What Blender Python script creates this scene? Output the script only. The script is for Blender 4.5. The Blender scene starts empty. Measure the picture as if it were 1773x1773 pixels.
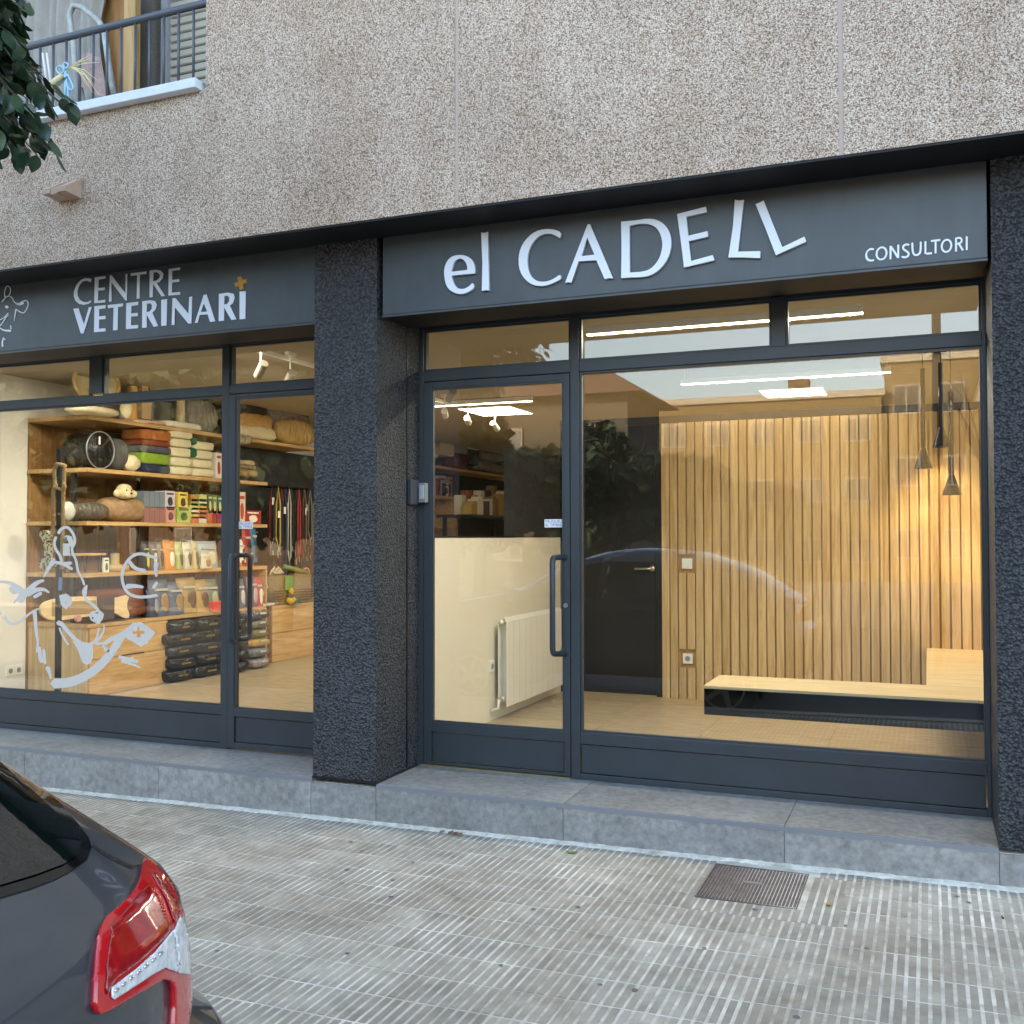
import bpy, bmesh, math, random
from mathutils import Vector, Matrix
from mathutils.bvhtree import BVHTree
from mathutils.geometry import delaunay_2d_cdt
random.seed(7)
R = math.radians
S = bpy.context.scene
COL = S.collection
# ------------------------------------------------------------------ camera
YAW, PIT, ROL, FOC = -.3872, .025, -.0015, 1766.
CAM = Vector((0, -5.0944, 1.6))
FW = Vector((math.sin(YAW)*math.cos(PIT), math.cos(YAW)*math.cos(PIT), math.sin(PIT)))
_r = Vector((math.cos(YAW), -math.sin(YAW), 0)); _u = _r.cross(FW)
RT = _r*math.cos(ROL)+_u*math.sin(ROL); UP = -_r*math.sin(ROL)+_u*math.cos(ROL)
cd = bpy.data.cameras.new('camera'); cam = bpy.data.objects.new('camera', cd); COL.objects.link(cam)
cam.matrix_world = Matrix(((RT.x, UP.x, -FW.x, CAM.x), (RT.y, UP.y, -FW.y, CAM.y), (RT.z, UP.z, -FW.z, CAM.z), (0, 0, 0, 1)))
cd.sensor_width = 36; cd.lens = 36*FOC/1773; cd.clip_end = 2000; cd.clip_start = .05
S.camera = cam
# ------------------------------------------------------------------ world, sun, exposure
SUN_EL, SUN_AZ = R(20), R(-28)
w = bpy.data.worlds.new("World"); S.world = w; w.use_nodes = True
nt = w.node_tree; bg = nt.nodes['Background']
sky = nt.nodes.new('ShaderNodeTexSky'); sky.sky_type = 'NISHITA'; sky.sun_disc = False
sky.sun_elevation = SUN_EL; sky.sun_rotation = SUN_AZ; sky.air_density = 1.0; sky.dust_density = 3.0; sky.ozone_density = 0.0
nt.links.new(sky.outputs[0], bg.inputs[0]); bg.inputs[1].default_value = .15
sd = Vector((math.sin(SUN_AZ)*math.cos(SUN_EL), math.cos(SUN_AZ)*math.cos(SUN_EL), math.sin(SUN_EL)))
sl = bpy.data.lights.new('sun', 'SUN'); sl.energy = 2.0; sl.angle = R(.5); sl.color = (1, .90, .74)
so = bpy.data.objects.new('sun', sl); COL.objects.link(so); so.rotation_euler = sd.to_track_quat('Z', 'Y').to_euler(); so.location = (0, 20, 30)
S.view_settings.view_transform = 'Standard'; S.view_settings.look = 'None'; S.view_settings.gamma = 1
S.view_settings.exposure = 2.84
LAMP = .172   # scale of every interior lamp
# ------------------------------------------------------------------ helpers
def ray(u, v): return FW+RT*((u-886.5)/FOC)+UP*((886.5-v)/FOC)
def U(u, v, x=None, y=None, z=None):
    d = ray(u, v)
    t = (x-CAM.x)/d.x if x is not None else (y-CAM.y)/d.y if y is not None else (z-CAM.z)/d.z
    return CAM+d*t
def lin(c):
    if isinstance(c, str): c = tuple(int(c[i:i+2], 16)/255 for i in (0, 2, 4))
    return tuple((x/12.92 if x <= .04045 else ((x+.055)/1.055)**2.4) for x in c)
MATS = {}
def mat(name, col, rough=.6, metal=0., var=0., vscale=8., bump=0., bscale=60., bdist=.004, spec=.5, stretch=None, col2=None, coat=0., objvar=0., trans=0.):
    """col in sRGB 0..1 or hex; var: value variation by noise; col2: second colour blended by the noise"""
    if name in MATS: return MATS[name]
    m = bpy.data.materials.new(name); m.use_nodes = True; MATS[name] = m
    n = m.node_tree.nodes; l = m.node_tree.links; b = n['Principled BSDF']
    c = lin(col); b.inputs['Base Color'].default_value = (*c, 1); b.inputs['Roughness'].default_value = rough
    b.inputs['Metallic'].default_value = metal; b.inputs['Specular IOR Level'].default_value = spec
    b.inputs['Coat Weight'].default_value = coat; b.inputs['Coat Roughness'].default_value = .03
    tc = n.new('ShaderNodeTexCoord'); mp = n.new('ShaderNodeMapping'); l.new(tc.outputs['Object'], mp.inputs[0])
    if stretch: mp.inputs['Scale'].default_value = stretch
    if objvar:
        oi = n.new('ShaderNodeObjectInfo'); ad = n.new('ShaderNodeVectorMath'); ad.operation = 'SCALE'; ad.inputs[3].default_value = 37.
        cb = n.new('ShaderNodeCombineXYZ'); l.new(oi.outputs['Random'], cb.inputs[0]); l.new(oi.outputs['Random'], cb.inputs[1]); l.new(cb.outputs[0], ad.inputs[0])
        l.new(ad.outputs[0], mp.inputs['Location'])
    out = None
    if var or col2:
        no = n.new('ShaderNodeTexNoise'); no.inputs['Scale'].default_value = vscale; no.inputs['Detail'].default_value = 8; no.inputs['Roughness'].default_value = .62
        l.new(mp.outputs[0], no.inputs['Vector'])
        rp = n.new('ShaderNodeValToRGB'); l.new(no.outputs[0], rp.inputs[0])
        ca = [x*(1-var) for x in c]; cb2 = [min(1, x*(1+var)) for x in (lin(col2) if col2 else c)]
        rp.color_ramp.elements[0].position = .3; rp.color_ramp.elements[1].position = .7
        rp.color_ramp.elements[0].color = (*ca, 1); rp.color_ramp.elements[1].color = (*cb2, 1)
        out = rp.outputs[0]
    if objvar:
        oi2 = n.new('ShaderNodeObjectInfo'); mr = n.new('ShaderNodeMapRange'); mr.inputs[3].default_value = 1-objvar; mr.inputs[4].default_value = 1+objvar
        l.new(oi2.outputs['Random'], mr.inputs[0]); hs = n.new('ShaderNodeHueSaturation'); l.new(mr.outputs[0], hs.inputs['Value'])
        if out: l.new(out, hs.inputs['Color'])
        else: hs.inputs['Color'].default_value = (*c, 1)
        out = hs.outputs[0]
    if out: l.new(out, b.inputs['Base Color'])
    if bump:
        nb = n.new('ShaderNodeTexNoise'); nb.inputs['Scale'].default_value = bscale; nb.inputs['Detail'].default_value = 4; l.new(mp.outputs[0], nb.inputs['Vector'])
        bp = n.new('ShaderNodeBump'); bp.inputs['Strength'].default_value = bump; bp.inputs['Distance'].default_value = bdist
        l.new(nb.outputs[0], bp.inputs['Height']); l.new(bp.outputs[0], b.inputs['Normal'])
    return m
def emit(name, col, s):
    m = mat(name, col); b = m.node_tree.nodes['Principled BSDF']; b.inputs['Emission Color'].default_value = (*lin(col), 1); b.inputs['Emission Strength'].default_value = s
    return m
def glass(name, tint=(.96, .97, .96), f0=.055, boost=1.0):
    m = bpy.data.materials.new(name); m.use_nodes = True; n = m.node_tree.nodes; l = m.node_tree.links; n.clear()
    o = n.new('ShaderNodeOutputMaterial'); mx = n.new('ShaderNodeMixShader'); t = n.new('ShaderNodeBsdfTransparent'); g = n.new('ShaderNodeBsdfGlossy')
    t.inputs[0].default_value = (*tint, 1); g.inputs['Roughness'].default_value = 0.0
    ge = n.new('ShaderNodeNewGeometry'); d = n.new('ShaderNodeVectorMath'); d.operation = 'DOT_PRODUCT'; l.new(ge.outputs['Normal'], d.inputs[0]); l.new(ge.outputs['Incoming'], d.inputs[1])
    a = n.new('ShaderNodeMath'); a.operation = 'ABSOLUTE'; l.new(d.outputs['Value'], a.inputs[0])
    s = n.new('ShaderNodeMath'); s.operation = 'SUBTRACT'; s.inputs[0].default_value = 1; l.new(a.outputs[0], s.inputs[1])
    p = n.new('ShaderNodeMath'); p.operation = 'POWER'; l.new(s.outputs[0], p.inputs[0]); p.inputs[1].default_value = 5
    q = n.new('ShaderNodeMath'); q.operation = 'MULTIPLY_ADD'; l.new(p.outputs[0], q.inputs[0]); q.inputs[1].default_value = (1-f0)*boost; q.inputs[2].default_value = f0*boost
    l.new(q.outputs[0], mx.inputs[0]); l.new(t.outputs[0], mx.inputs[1]); l.new(g.outputs[0], mx.inputs[2]); l.new(mx.outputs[0], o.inputs[0])
    MATS[name] = m
    return m
class MB:
    """collects faces, builds ONE mesh object"""
    def __init__(s): s.v = []; s.f = []; s.m = []; s.mi = 0
    def box(s, x0, x1, y0, y1, z0, z1):
        b = len(s.v); s.v += [(x, y, z) for z in (z0, z1) for y in (y0, y1) for x in (x0, x1)]
        s.f += [tuple(b+i for i in q) for q in ((0, 2, 3, 1), (4, 5, 7, 6), (0, 1, 5, 4), (2, 6, 7, 3), (0, 4, 6, 2), (1, 3, 7, 5))]; s.m += [s.mi]*6
        return s
    def hexa(s, p):   # 8 points, bottom 4 ccw then top 4
        b = len(s.v); s.v += [tuple(q) for q in p]
        s.f += [tuple(b+i for i in q) for q in ((3, 2, 1, 0), (4, 5, 6, 7), (0, 1, 5, 4), (1, 2, 6, 5), (2, 3, 7, 6), (3, 0, 4, 7))]; s.m += [s.mi]*6
        return s
    def tube(s, pts, r, n=10, cap=True, closed=False):
        pts = [Vector(p) for p in pts]; rs = r if isinstance(r, (list, tuple)) else [r]*len(pts); b = len(s.v); N = len(pts)
        prev = None
        for i, p in enumerate(pts):
            if closed: t = (pts[(i+1) % N]-pts[i-1]).normalized()
            else: t = (pts[min(i+1, N-1)]-pts[max(i-1, 0)]).normalized()
            if prev is None:
                a = Vector((0, 0, 1)) if abs(t.z) < .9 else Vector((1, 0, 0)); e = t.cross(a).normalized()
            else: e = (prev-t*prev.dot(t)).normalized()
            prev = e; f = t.cross(e)
            for k in range(n):
                a = 2*math.pi*k/n; q = p+(e*math.cos(a)+f*math.sin(a))*rs[i]; s.v.append(tuple(q))
        M = N if closed else N-1
        for i in range(M):
            j = (i+1) % N
            for k in range(n):
                s.f.append((b+i*n+k, b+i*n+(k+1) % n, b+j*n+(k+1) % n, b+j*n+k)); s.m.append(s.mi)
        if cap and not closed:
            s.f.append(tuple(b+k for k in range(n))[::-1]); s.f.append(tuple(b+(N-1)*n+k for k in range(n))); s.m += [s.mi]*2
        return s
    def lathe(s, c, prof, n=20, axis='z'):
        b = len(s.v); c = Vector(c)
        for (r, h) in prof:
            for k in range(n):
                a = 2*math.pi*k/n; x, y = r*math.cos(a), r*math.sin(a)
                p = {'z': (x, y, h), 'y': (x, h, y), 'x': (h, x, y)}[axis]; s.v.append(tuple(c+Vector(p)))
        for i in range(len(prof)-1):
            for k in range(n):
                q = (b+i*n+k, b+i*n+(k+1) % n, b+(i+1)*n+(k+1) % n, b+(i+1)*n+k); s.f.append(q if axis != 'y' else q[::-1]); s.m.append(s.mi)
        return s
    def blob(s, c, rad, seed=0, amp=.12, n=12, m=8, p=2.0, freq=3.):
        """rounded, slightly lumpy superellipsoid"""
        rr = random.Random(seed); ph = [rr.uniform(0, 6.28) for _ in range(6)]; b = len(s.v); c = Vector(c)
        sg = lambda x, e: math.copysign(abs(x)**e, x); e = 2/p
        for i in range(m+1):
            th = -math.pi/2+math.pi*i/m
            for k in range(n):
                a = 2*math.pi*k/n; q = 1+amp*(math.sin(freq*a+ph[0])*math.cos(2*th+ph[1])+.6*math.sin(freq*1.9*a+ph[2]+2*th))
                s.v.append(tuple(c+Vector((rad[0]*sg(math.cos(th), e)*sg(math.cos(a), e)*q, rad[1]*sg(math.cos(th), e)*sg(math.sin(a), e)*q, rad[2]*sg(math.sin(th), e)))))
        for i in range(m):
            for k in range(n): s.f.append((b+i*n+k, b+i*n+(k+1) % n, b+(i+1)*n+(k+1) % n, b+(i+1)*n+k)); s.m.append(s.mi)
        return s
    def mesh(s, name, mats, smooth=False):
        me = bpy.data.meshes.new(name); me.from_pydata(s.v, [], s.f)
        for m in (mats if isinstance(mats, (list, tuple)) else [mats]): me.materials.append(m)
        me.polygons.foreach_set('material_index', s.m)
        if smooth: me.polygons.foreach_set('use_smooth', [True]*len(s.f))
        me.update(); return me
    def build(s, name, mats, parent=None, smooth=False, loc=None, bevel=0.):
        me = s.mesh(name, mats, smooth)
        if bevel or True:
            bm = bmesh.new(); bm.from_mesh(me)
            if bevel: bmesh.ops.bevel(bm, geom=bm.edges[:], offset=bevel, segments=2, affect='EDGES', profile=.6, clamp_overlap=True)
            bmesh.ops.recalc_face_normals(bm, faces=bm.faces[:]); bm.to_mesh(me); bm.free()
            if smooth: me.polygons.foreach_set('use_smooth', [True]*len(me.polygons))
        return link(name, me, parent, loc)
def link(name, me, parent=None, loc=None):
    o = bpy.data.objects.new(name, me); COL.objects.link(o)
    if parent is not None:
        o.parent = parent; o.location = (Vector(loc) if loc is not None else Vector((0, 0, 0)))-abs_loc(parent)
    elif loc is not None: o.location = loc
    return o
def abs_loc(o):
    v = Vector((0, 0, 0))
    while o is not None: v += o.location; o = o.parent
    return v
def tag(o, label=None, cat=None, group=None, kind=None):
    if label: o['label'] = label
    if cat: o['category'] = cat
    if group: o['group'] = group
    if kind: o['kind'] = kind
    return o
def thing(name, loc, label, cat, group=None):
    o = bpy.data.objects.new(name, None); COL.objects.link(o); o.location = loc; o.empty_display_size = .1
    return tag(o, label, cat, group)
def struct(name, loc=(0, 0, 0)):
    o = bpy.data.objects.new(name, None); COL.objects.link(o); o.location = loc; o['kind'] = 'structure'; return o
def bx(name, x0, x1, y0, y1, z0, z1, m, parent=None, bevel=0.): return MB().box(x0, x1, y0, y1, z0, z1).build(name, m, parent, bevel=bevel)
def copy_tree(o, parent=None):
    c = o.copy(); COL.objects.link(c); c.parent = parent
    for ch in [q for q in ALLOBJ(o)]: copy_tree(ch, c)
    return c
def ALLOBJ(o): return list(o.children)
def outline(loops, depth, name='o', bevel=0.):
    """closed loops (x, z) -> extruded solid mesh in the xz plane, front at y=0 going to y=+depth"""
    cu = bpy.data.curves.new(name, 'CURVE'); cu.dimensions = '2D'; cu.fill_mode = 'BOTH'; cu.extrude = depth/2; cu.bevel_depth = bevel
    for lp in loops:
        sp = cu.splines.new('POLY'); sp.points.add(len(lp)-1); sp.use_cyclic_u = True
        for i, (a, b) in enumerate(lp): sp.points[i].co = (a, b, 0, 1)
    ob = bpy.data.objects.new('tmp', cu); COL.objects.link(ob)
    dg = bpy.context.evaluated_depsgraph_get(); me = bpy.data.meshes.new_from_object(ob.evaluated_get(dg))
    bpy.data.objects.remove(ob); bpy.data.curves.remove(cu)
    me.transform(Matrix(((1, 0, 0, 0), (0, 0, -1, depth/2), (0, 1, 0, 0), (0, 0, 0, 1))))
    me.name = name; return me
def smooth_loop(pts, it=1):
    for _ in range(it):
        q = []
        for i, p in enumerate(pts):
            n = pts[(i+1) % len(pts)]; q += [(p[0]*.75+n[0]*.25, p[1]*.75+n[1]*.25), (p[0]*.25+n[0]*.75, p[1]*.25+n[1]*.75)]
        pts = q
    return pts
def stroke(pts, wd, it=2, square=False):
    """polyline + widths -> closed outline"""
    ws = list(wd) if isinstance(wd, (list, tuple)) else [wd]*len(pts)
    if len(ws) != len(pts):
        a = ws; ws = [a[0]+(a[-1]-a[0])*i/(len(pts)-1) for i in range(len(pts))]
    P = [(p[0], p[1], w_) for p, w_ in zip(pts, ws)]
    if not square:
        for _ in range(it):
            q = [P[0]]
            for a, b in zip(P, P[1:]): q += [tuple(a[k]*.75+b[k]*.25 for k in range(3)), tuple(a[k]*.25+b[k]*.75 for k in range(3))]
            q.append(P[-1]); P = q
    L, Rr = [], []
    for i, p in enumerate(P):
        a = P[max(i-1, 0)]; b = P[min(i+1, len(P)-1)]; dx, dy = b[0]-a[0], b[1]-a[1]; d = math.hypot(dx, dy) or 1
        nx, ny = -dy/d*p[2]/2, dx/d*p[2]/2
        L.append((p[0]+nx, p[1]+ny)); Rr.append((p[0]-nx, p[1]-ny))
    if not square:
        a, b = P[0], P[1]; dx, dy = a[0]-b[0], a[1]-b[1]; d = math.hypot(dx, dy) or 1; c0 = (a[0]+dx/d*a[2]*.4, a[1]+dy/d*a[2]*.4)
        a, b = P[-1], P[-2]; dx, dy = a[0]-b[0], a[1]-b[1]; d = math.hypot(dx, dy) or 1; c1 = (a[0]+dx/d*a[2]*.4, a[1]+dy/d*a[2]*.4)
        return [c0]+L+[c1]+Rr[::-1]
    return L+Rr[::-1]
def traced(loops, org, sc, ypl):
    """loops traced on an enlarged crop -> (x, z) on the plane y = ypl"""
    out = []
    for lp in loops:
        out.append([(lambda q: (q.x, q.z))(U(org[0]+a/sc, org[1]+b/sc, y=ypl)) for a, b in lp])
    return out
def flat(name, loops, ypl, depth, m, parent=None, bevel=0.):
    me = outline(loops, depth, name, bevel); me.materials.clear(); me.materials.append(m); me.transform(Matrix.Translation((0, ypl-depth, 0)))
    return link(name, me, parent)
# ------------------------------------------------------------------ materials
def render_wall():
    m = bpy.data.materials.new('pebble_dash'); m.use_nodes = True; MATS['pebble_dash'] = m; n = m.node_tree.nodes; l = m.node_tree.links; b = n['Principled BSDF']
    tc = n.new('ShaderNodeTexCoord'); v = n.new('ShaderNodeTexVoronoi'); v.inputs['Scale'].default_value = 150; l.new(tc.outputs['Object'], v.inputs['Vector'])
    no = n.new('ShaderNodeTexNoise'); no.inputs['Scale'].default_value = 135; no.inputs['Detail'].default_value = 5; no.inputs['Roughness'].default_value = .7; l.new(tc.outputs['Object'], no.inputs['Vector'])
    big = n.new('ShaderNodeTexNoise'); big.inputs['Scale'].default_value = 1.1; big.inputs['Detail'].default_value = 6; l.new(tc.outputs['Object'], big.inputs['Vector'])
    r1 = n.new('ShaderNodeValToRGB'); e = r1.color_ramp.elements; e[0].position = .40; e[0].color = (*lin('8b725e'), 1); e[1].position = .60; e[1].color = (*lin('fff1e0'), 1)
    q = e.new(.5); q.color = (*lin('e9cfb7'), 1); l.new(no.outputs[0], r1.inputs[0])
    r2 = n.new('ShaderNodeValToRGB'); e = r2.color_ramp.elements; e[0].position = .3; e[0].color = (.8, .78, .76, 1); e[1].position = .7; e[1].color = (1, 1, 1, 1); l.new(big.outputs[0], r2.inputs[0])
    mx = n.new('ShaderNodeMix'); mx.data_type = 'RGBA'; mx.blend_type = 'MULTIPLY'; mx.inputs[0].default_value = 1; l.new(r1.outputs[0], mx.inputs[6]); l.new(r2.outputs[0], mx.inputs[7])
    r3 = n.new('ShaderNodeValToRGB'); e = r3.color_ramp.elements; e[0].position = .45; e[0].color = (1, 1, 1, 1); e[1].position = .85; e[1].color = (.45, .4, .36, 1); l.new(v.outputs['Distance'], r3.inputs[0])
    my = n.new('ShaderNodeMix'); my.data_type = 'RGBA'; my.blend_type = 'MULTIPLY'; my.inputs[0].default_value = .8; l.new(mx.outputs[2], my.inputs[6]); l.new(r3.outputs[0], my.inputs[7])
    mpz = n.new('ShaderNodeMapping'); mpz.inputs['Scale'].default_value = (5, 5, .45); l.new(tc.outputs['Object'], mpz.inputs[0])
    sn = n.new('ShaderNodeTexNoise'); sn.inputs['Scale'].default_value = 1.0; sn.inputs['Detail'].default_value = 5; l.new(mpz.outputs[0], sn.inputs['Vector'])
    r4 = n.new('ShaderNodeValToRGB'); e = r4.color_ramp.elements; e[0].position = .35; e[0].color = (.92, .90, .88, 1); e[1].position = .6; e[1].color = (1, 1, 1, 1); l.new(sn.outputs[0], r4.inputs[0])
    mz = n.new('ShaderNodeMix'); mz.data_type = 'RGBA'; mz.blend_type = 'MULTIPLY'; mz.inputs[0].default_value = 1; l.new(my.outputs[2], mz.inputs[6]); l.new(r4.outputs[0], mz.inputs[7])
    l.new(mz.outputs[2], b.inputs['Base Color']); b.inputs['Roughness'].default_value = .9; b.inputs['Specular IOR Level'].default_value = .25
    ad = n.new('ShaderNodeMath'); ad.operation = 'MULTIPLY_ADD'; l.new(v.outputs['Distance'], ad.inputs[0]); ad.inputs[1].default_value = -1; l.new(no.outputs[0], ad.inputs[2])
    bp = n.new('ShaderNodeBump'); bp.inputs['Strength'].default_value = .9; bp.inputs['Distance'].default_value = .006; l.new(ad.outputs[0], bp.inputs['Height']); l.new(bp.outputs[0], b.inputs['Normal'])
    return m
def dark_stucco():
    m = bpy.data.materials.new('dark_stucco'); m.use_nodes = True; MATS['dark_stucco'] = m; n = m.node_tree.nodes; l = m.node_tree.links; b = n['Principled BSDF']
    tc = n.new('ShaderNodeTexCoord'); v = n.new('ShaderNodeTexNoise'); v.inputs['Scale'].default_value = 55; v.inputs['Detail'].default_value = 3; v.inputs['Roughness'].default_value = .55; v.inputs['Distortion'].default_value = .6
    l.new(tc.outputs['Object'], v.inputs['Vector'])
    vo = n.new('ShaderNodeTexVoronoi'); vo.inputs['Scale'].default_value = 75; l.new(tc.outputs['Object'], vo.inputs['Vector'])
    ad = n.new('ShaderNodeMath'); ad.operation = 'MULTIPLY_ADD'; l.new(vo.outputs['Distance'], ad.inputs[0]); ad.inputs[1].default_value = -.7; l.new(v.outputs[0], ad.inputs[2])
    r1 = n.new('ShaderNodeValToRGB'); e = r1.color_ramp.elements; e[0].position = .0; e[0].color = (*lin('1c1e22'), 1); e[1].position = .45; e[1].color = (*lin('55575a'), 1); l.new(ad.outputs[0], r1.inputs[0])
    l.new(r1.outputs[0], b.inputs['Base Color']); b.inputs['Roughness'].default_value = .48; b.inputs['Specular IOR Level'].default_value = .5
    bp = n.new('ShaderNodeBump'); bp.inputs['Strength'].default_value = 1.0; bp.inputs['Distance'].default_value = .016; l.new(ad.outputs[0], bp.inputs['Height']); l.new(bp.outputs[0], b.inputs['Normal'])
    return m
def wood(name, c1, c2, scale=(40, 40, 2.5), rough=.5, objvar=.1):
    m = bpy.data.materials.new(name); m.use_nodes = True; MATS[name] = m; n = m.node_tree.nodes; l = m.node_tree.links; b = n['Principled BSDF']
    tc = n.new('ShaderNodeTexCoord'); mp = n.new('ShaderNodeMapping'); mp.inputs['Scale'].default_value = scale; l.new(tc.outputs['Object'], mp.inputs[0])
    oi = n.new('ShaderNodeObjectInfo'); cb = n.new('ShaderNodeCombineXYZ'); k = n.new('ShaderNodeMath'); k.operation = 'MULTIPLY'; k.inputs[1].default_value = 50; l.new(oi.outputs['Random'], k.inputs[0])
    for i in range(3): l.new(k.outputs[0], cb.inputs[i])
    l.new(cb.outputs[0], mp.inputs['Location'])
    no = n.new('ShaderNodeTexNoise'); no.inputs['Scale'].default_value = 1; no.inputs['Detail'].default_value = 7; no.inputs['Roughness'].default_value = .65; no.inputs['Distortion'].default_value = .8; l.new(mp.outputs[0], no.inputs['Vector'])
    rp = n.new('ShaderNodeValToRGB'); e = rp.color_ramp.elements; e[0].position = .32; e[0].color = (*lin(c1), 1); e[1].position = .62; e[1].color = (*lin(c2), 1); l.new(no.outputs[0], rp.inputs[0])
    mr = n.new('ShaderNodeMapRange'); mr.inputs[3].default_value = 1-objvar; mr.inputs[4].default_value = 1+objvar; l.new(oi.outputs['Random'], mr.inputs[0])
    hs = n.new('ShaderNodeHueSaturation'); l.new(mr.outputs[0], hs.inputs['Value']); l.new(rp.outputs[0], hs.inputs['Color']); l.new(hs.outputs[0], b.inputs['Base Color'])
    b.inputs['Roughness'].default_value = rough; b.inputs['Specular IOR Level'].default_value = .35
    bp = n.new('ShaderNodeBump'); bp.inputs['Strength'].default_value = .15; bp.inputs['Distance'].default_value = .002; l.new(no.outputs[0], bp.inputs['Height']); l.new(bp.outputs[0], b.inputs['Normal'])
    return m
M_WALL = render_wall(); M_STUC = dark_stucco()
M_FRAME = mat('anthracite_paint', '3a3f42', .42, var=.06, vscale=6, bump=.05, bscale=300)
M_SIGN = mat('sign_metal', '4b5053', .40, var=.10, vscale=3.5, metal=.0, bump=.15, bscale=9, bdist=.004)
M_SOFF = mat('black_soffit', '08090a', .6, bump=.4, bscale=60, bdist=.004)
M_WHITE = mat('white_acrylic', 'e8ecf4', .35)
M_LSIDE = mat('letter_grey', 'c3c6cf', .4)
M_DECAL = mat('grey_film', 'd9cfc4', .55)
M_GLASS = glass('window_glass', (.95, .965, .95), .08, 1.0)
M_TILE = mat('grey_porcelain', '85837e', .42, var=.08, vscale=26, col2='a6a39e', objvar=.16, bump=.08, bscale=120, bdist=.001)
M_TRIM = mat('aluminium_trim', '8d8f94', .35, metal=.3)
M_MORT = mat('pale_mortar', 'ddd5c4', .95, var=.2, vscale=22, bump=.8, bscale=90, bdist=.006)
M_GROUT = mat('pavement_grout', 'bdb4a3', .95, var=.06, vscale=6, bump=.5, bscale=200, bdist=.002, col2='f6eede')
M_PAV = mat('rib_concrete', '9c9385', .9, var=.1, vscale=6, col2='b8ae9d', objvar=.11, bump=.6, bscale=220, bdist=.0015)
M_PAV2 = mat('far_pavement', 'aaa69f', .9, var=.1, vscale=5, bump=.5, bscale=60)
M_ASPH = mat('asphalt', '4a4a4c', .9, var=.15, vscale=30, bump=.6, bscale=200, bdist=.004)
M_IRON = mat('rusty_iron', '5c4f4c', .6, metal=.35, var=.25, vscale=30, col2='6e625e', bump=.4, bscale=180, bdist=.002)
M_OAKX = wood('oak_board', 'c2a67a', 'e0caa0', (3, 40, 40), .45, .04)
M_OAKF = wood('oak_front', 'a5814f', 'cba671', (30, 2.2, 30), .5, .05)
M_SLAT = wood('slat_oak', 'b4905f', 'd4b888', (26, 26, 1.6), .5, .09)
M_BACKS = wood('slat_back', 'a07c4e', 'bd9865', (20, 20, 2), .6, .05)
M_FLOOR = mat('beige_floor_tile', '9d8a6c', .38, var=.13, vscale=5, col2='b8a482', stretch=(1, 5, 1), objvar=.05)
M_CREAM = mat('cream_panel', 'ece4d0', .25, spec=.5, var=.01)
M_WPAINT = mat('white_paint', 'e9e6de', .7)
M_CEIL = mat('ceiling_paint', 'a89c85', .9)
M_BLACK = mat('satin_black', '17181b', .35, var=.1, vscale=5)
M_GLOSSB = mat('gloss_black', '070809', .06)
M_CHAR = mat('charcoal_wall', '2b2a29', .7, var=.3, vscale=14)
M_STEEL = mat('brushed_steel', 'c9c4b8', .3, metal=.9)
M_HAND = mat('handle_grey', '3a3f47', .4, metal=.2)
M_PLAS = mat('white_plastic', 'f0efe9', .3)
M_LED = emit('led_diffuser', 'fff1d6', 2.2)
M_SPOTL = emit('spot_lens', 'fff3dc', 12)
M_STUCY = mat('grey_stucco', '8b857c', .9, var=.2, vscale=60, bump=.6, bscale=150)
M_SHUT = mat('ivory_shutter', 'd8d2c4', .6)
M_PALE = mat('white_sill', 'd9dce2', .6, var=.06, vscale=20)
M_RAIL = mat('grey_rail', '5d5f66', .5, metal=.3)
def dirty(m, scale, lo, tint=(1, 1, 1), stretch=(1, 1, 1), thr=(.35, .62)):
    """multiply the base colour with broad uneven grime laid out in world space"""
    n = m.node_tree.nodes; l = m.node_tree.links; b = n['Principled BSDF']; g_ = n.new('ShaderNodeNewGeometry'); mp = n.new('ShaderNodeMapping'); mp.inputs['Scale'].default_value = stretch; l.new(g_.outputs['Position'], mp.inputs[0])
    no = n.new('ShaderNodeTexNoise'); no.inputs['Scale'].default_value = scale; no.inputs['Detail'].default_value = 7; no.inputs['Roughness'].default_value = .6; l.new(mp.outputs[0], no.inputs['Vector'])
    rp = n.new('ShaderNodeValToRGB'); e = rp.color_ramp.elements; e[0].position = thr[0]; e[0].color = (*[lo*t for t in tint], 1); e[1].position = thr[1]; e[1].color = (1, 1, 1, 1); l.new(no.outputs[0], rp.inputs[0])
    mx = n.new('ShaderNodeMix'); mx.data_type = 'RGBA'; mx.blend_type = 'MULTIPLY'; mx.inputs[0].default_value = 1; l.new(rp.outputs[0], mx.inputs[7])
    lk = b.inputs['Base Color'].links
    if lk: l.new(lk[0].from_socket, mx.inputs[6])
    else: mx.inputs[6].default_value = b.inputs['Base Color'].default_value
    l.new(mx.outputs[2], b.inputs['Base Color'])
M_GRV = mat('groove_dirt', 'b5ac9b', .95, var=.05, vscale=14, col2='e6ddcb', bump=.5, bscale=200, bdist=.002)
for m_ in (M_PAV, M_GROUT, M_GRV): dirty(m_, 1.3, .74, (1, .96, .9)); dirty(m_, 9, .88, (1, .97, .93), thr=(.3, .5))
dirty(M_MORT, 12, .7, (1, .96, .9), thr=(.3, .55))
dirty(M_TILE, 2.2, .80, (1, .98, .95)); dirty(M_FRAME, 3, .88, (1.03, 1, .96), (1, 1, .5)); dirty(M_SIGN, 2.5, .86, (1.04, 1, .95), (3, 1, .6)); dirty(M_STUC, 1.8, .72, (1.05, 1, .95)); dirty(M_WALL, 2.6, .86, (1, .97, .93), (1, 1, .6), (.3, .5))
GZ = lambda x: .0134*(x+1.8)      # the pavement climbs gently to the right
FY, FYL = .53, .47                # front faces of the two shopfronts
ZS = .204; ZT = 3.335; CEI = 3.05; YW = -.277
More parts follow.
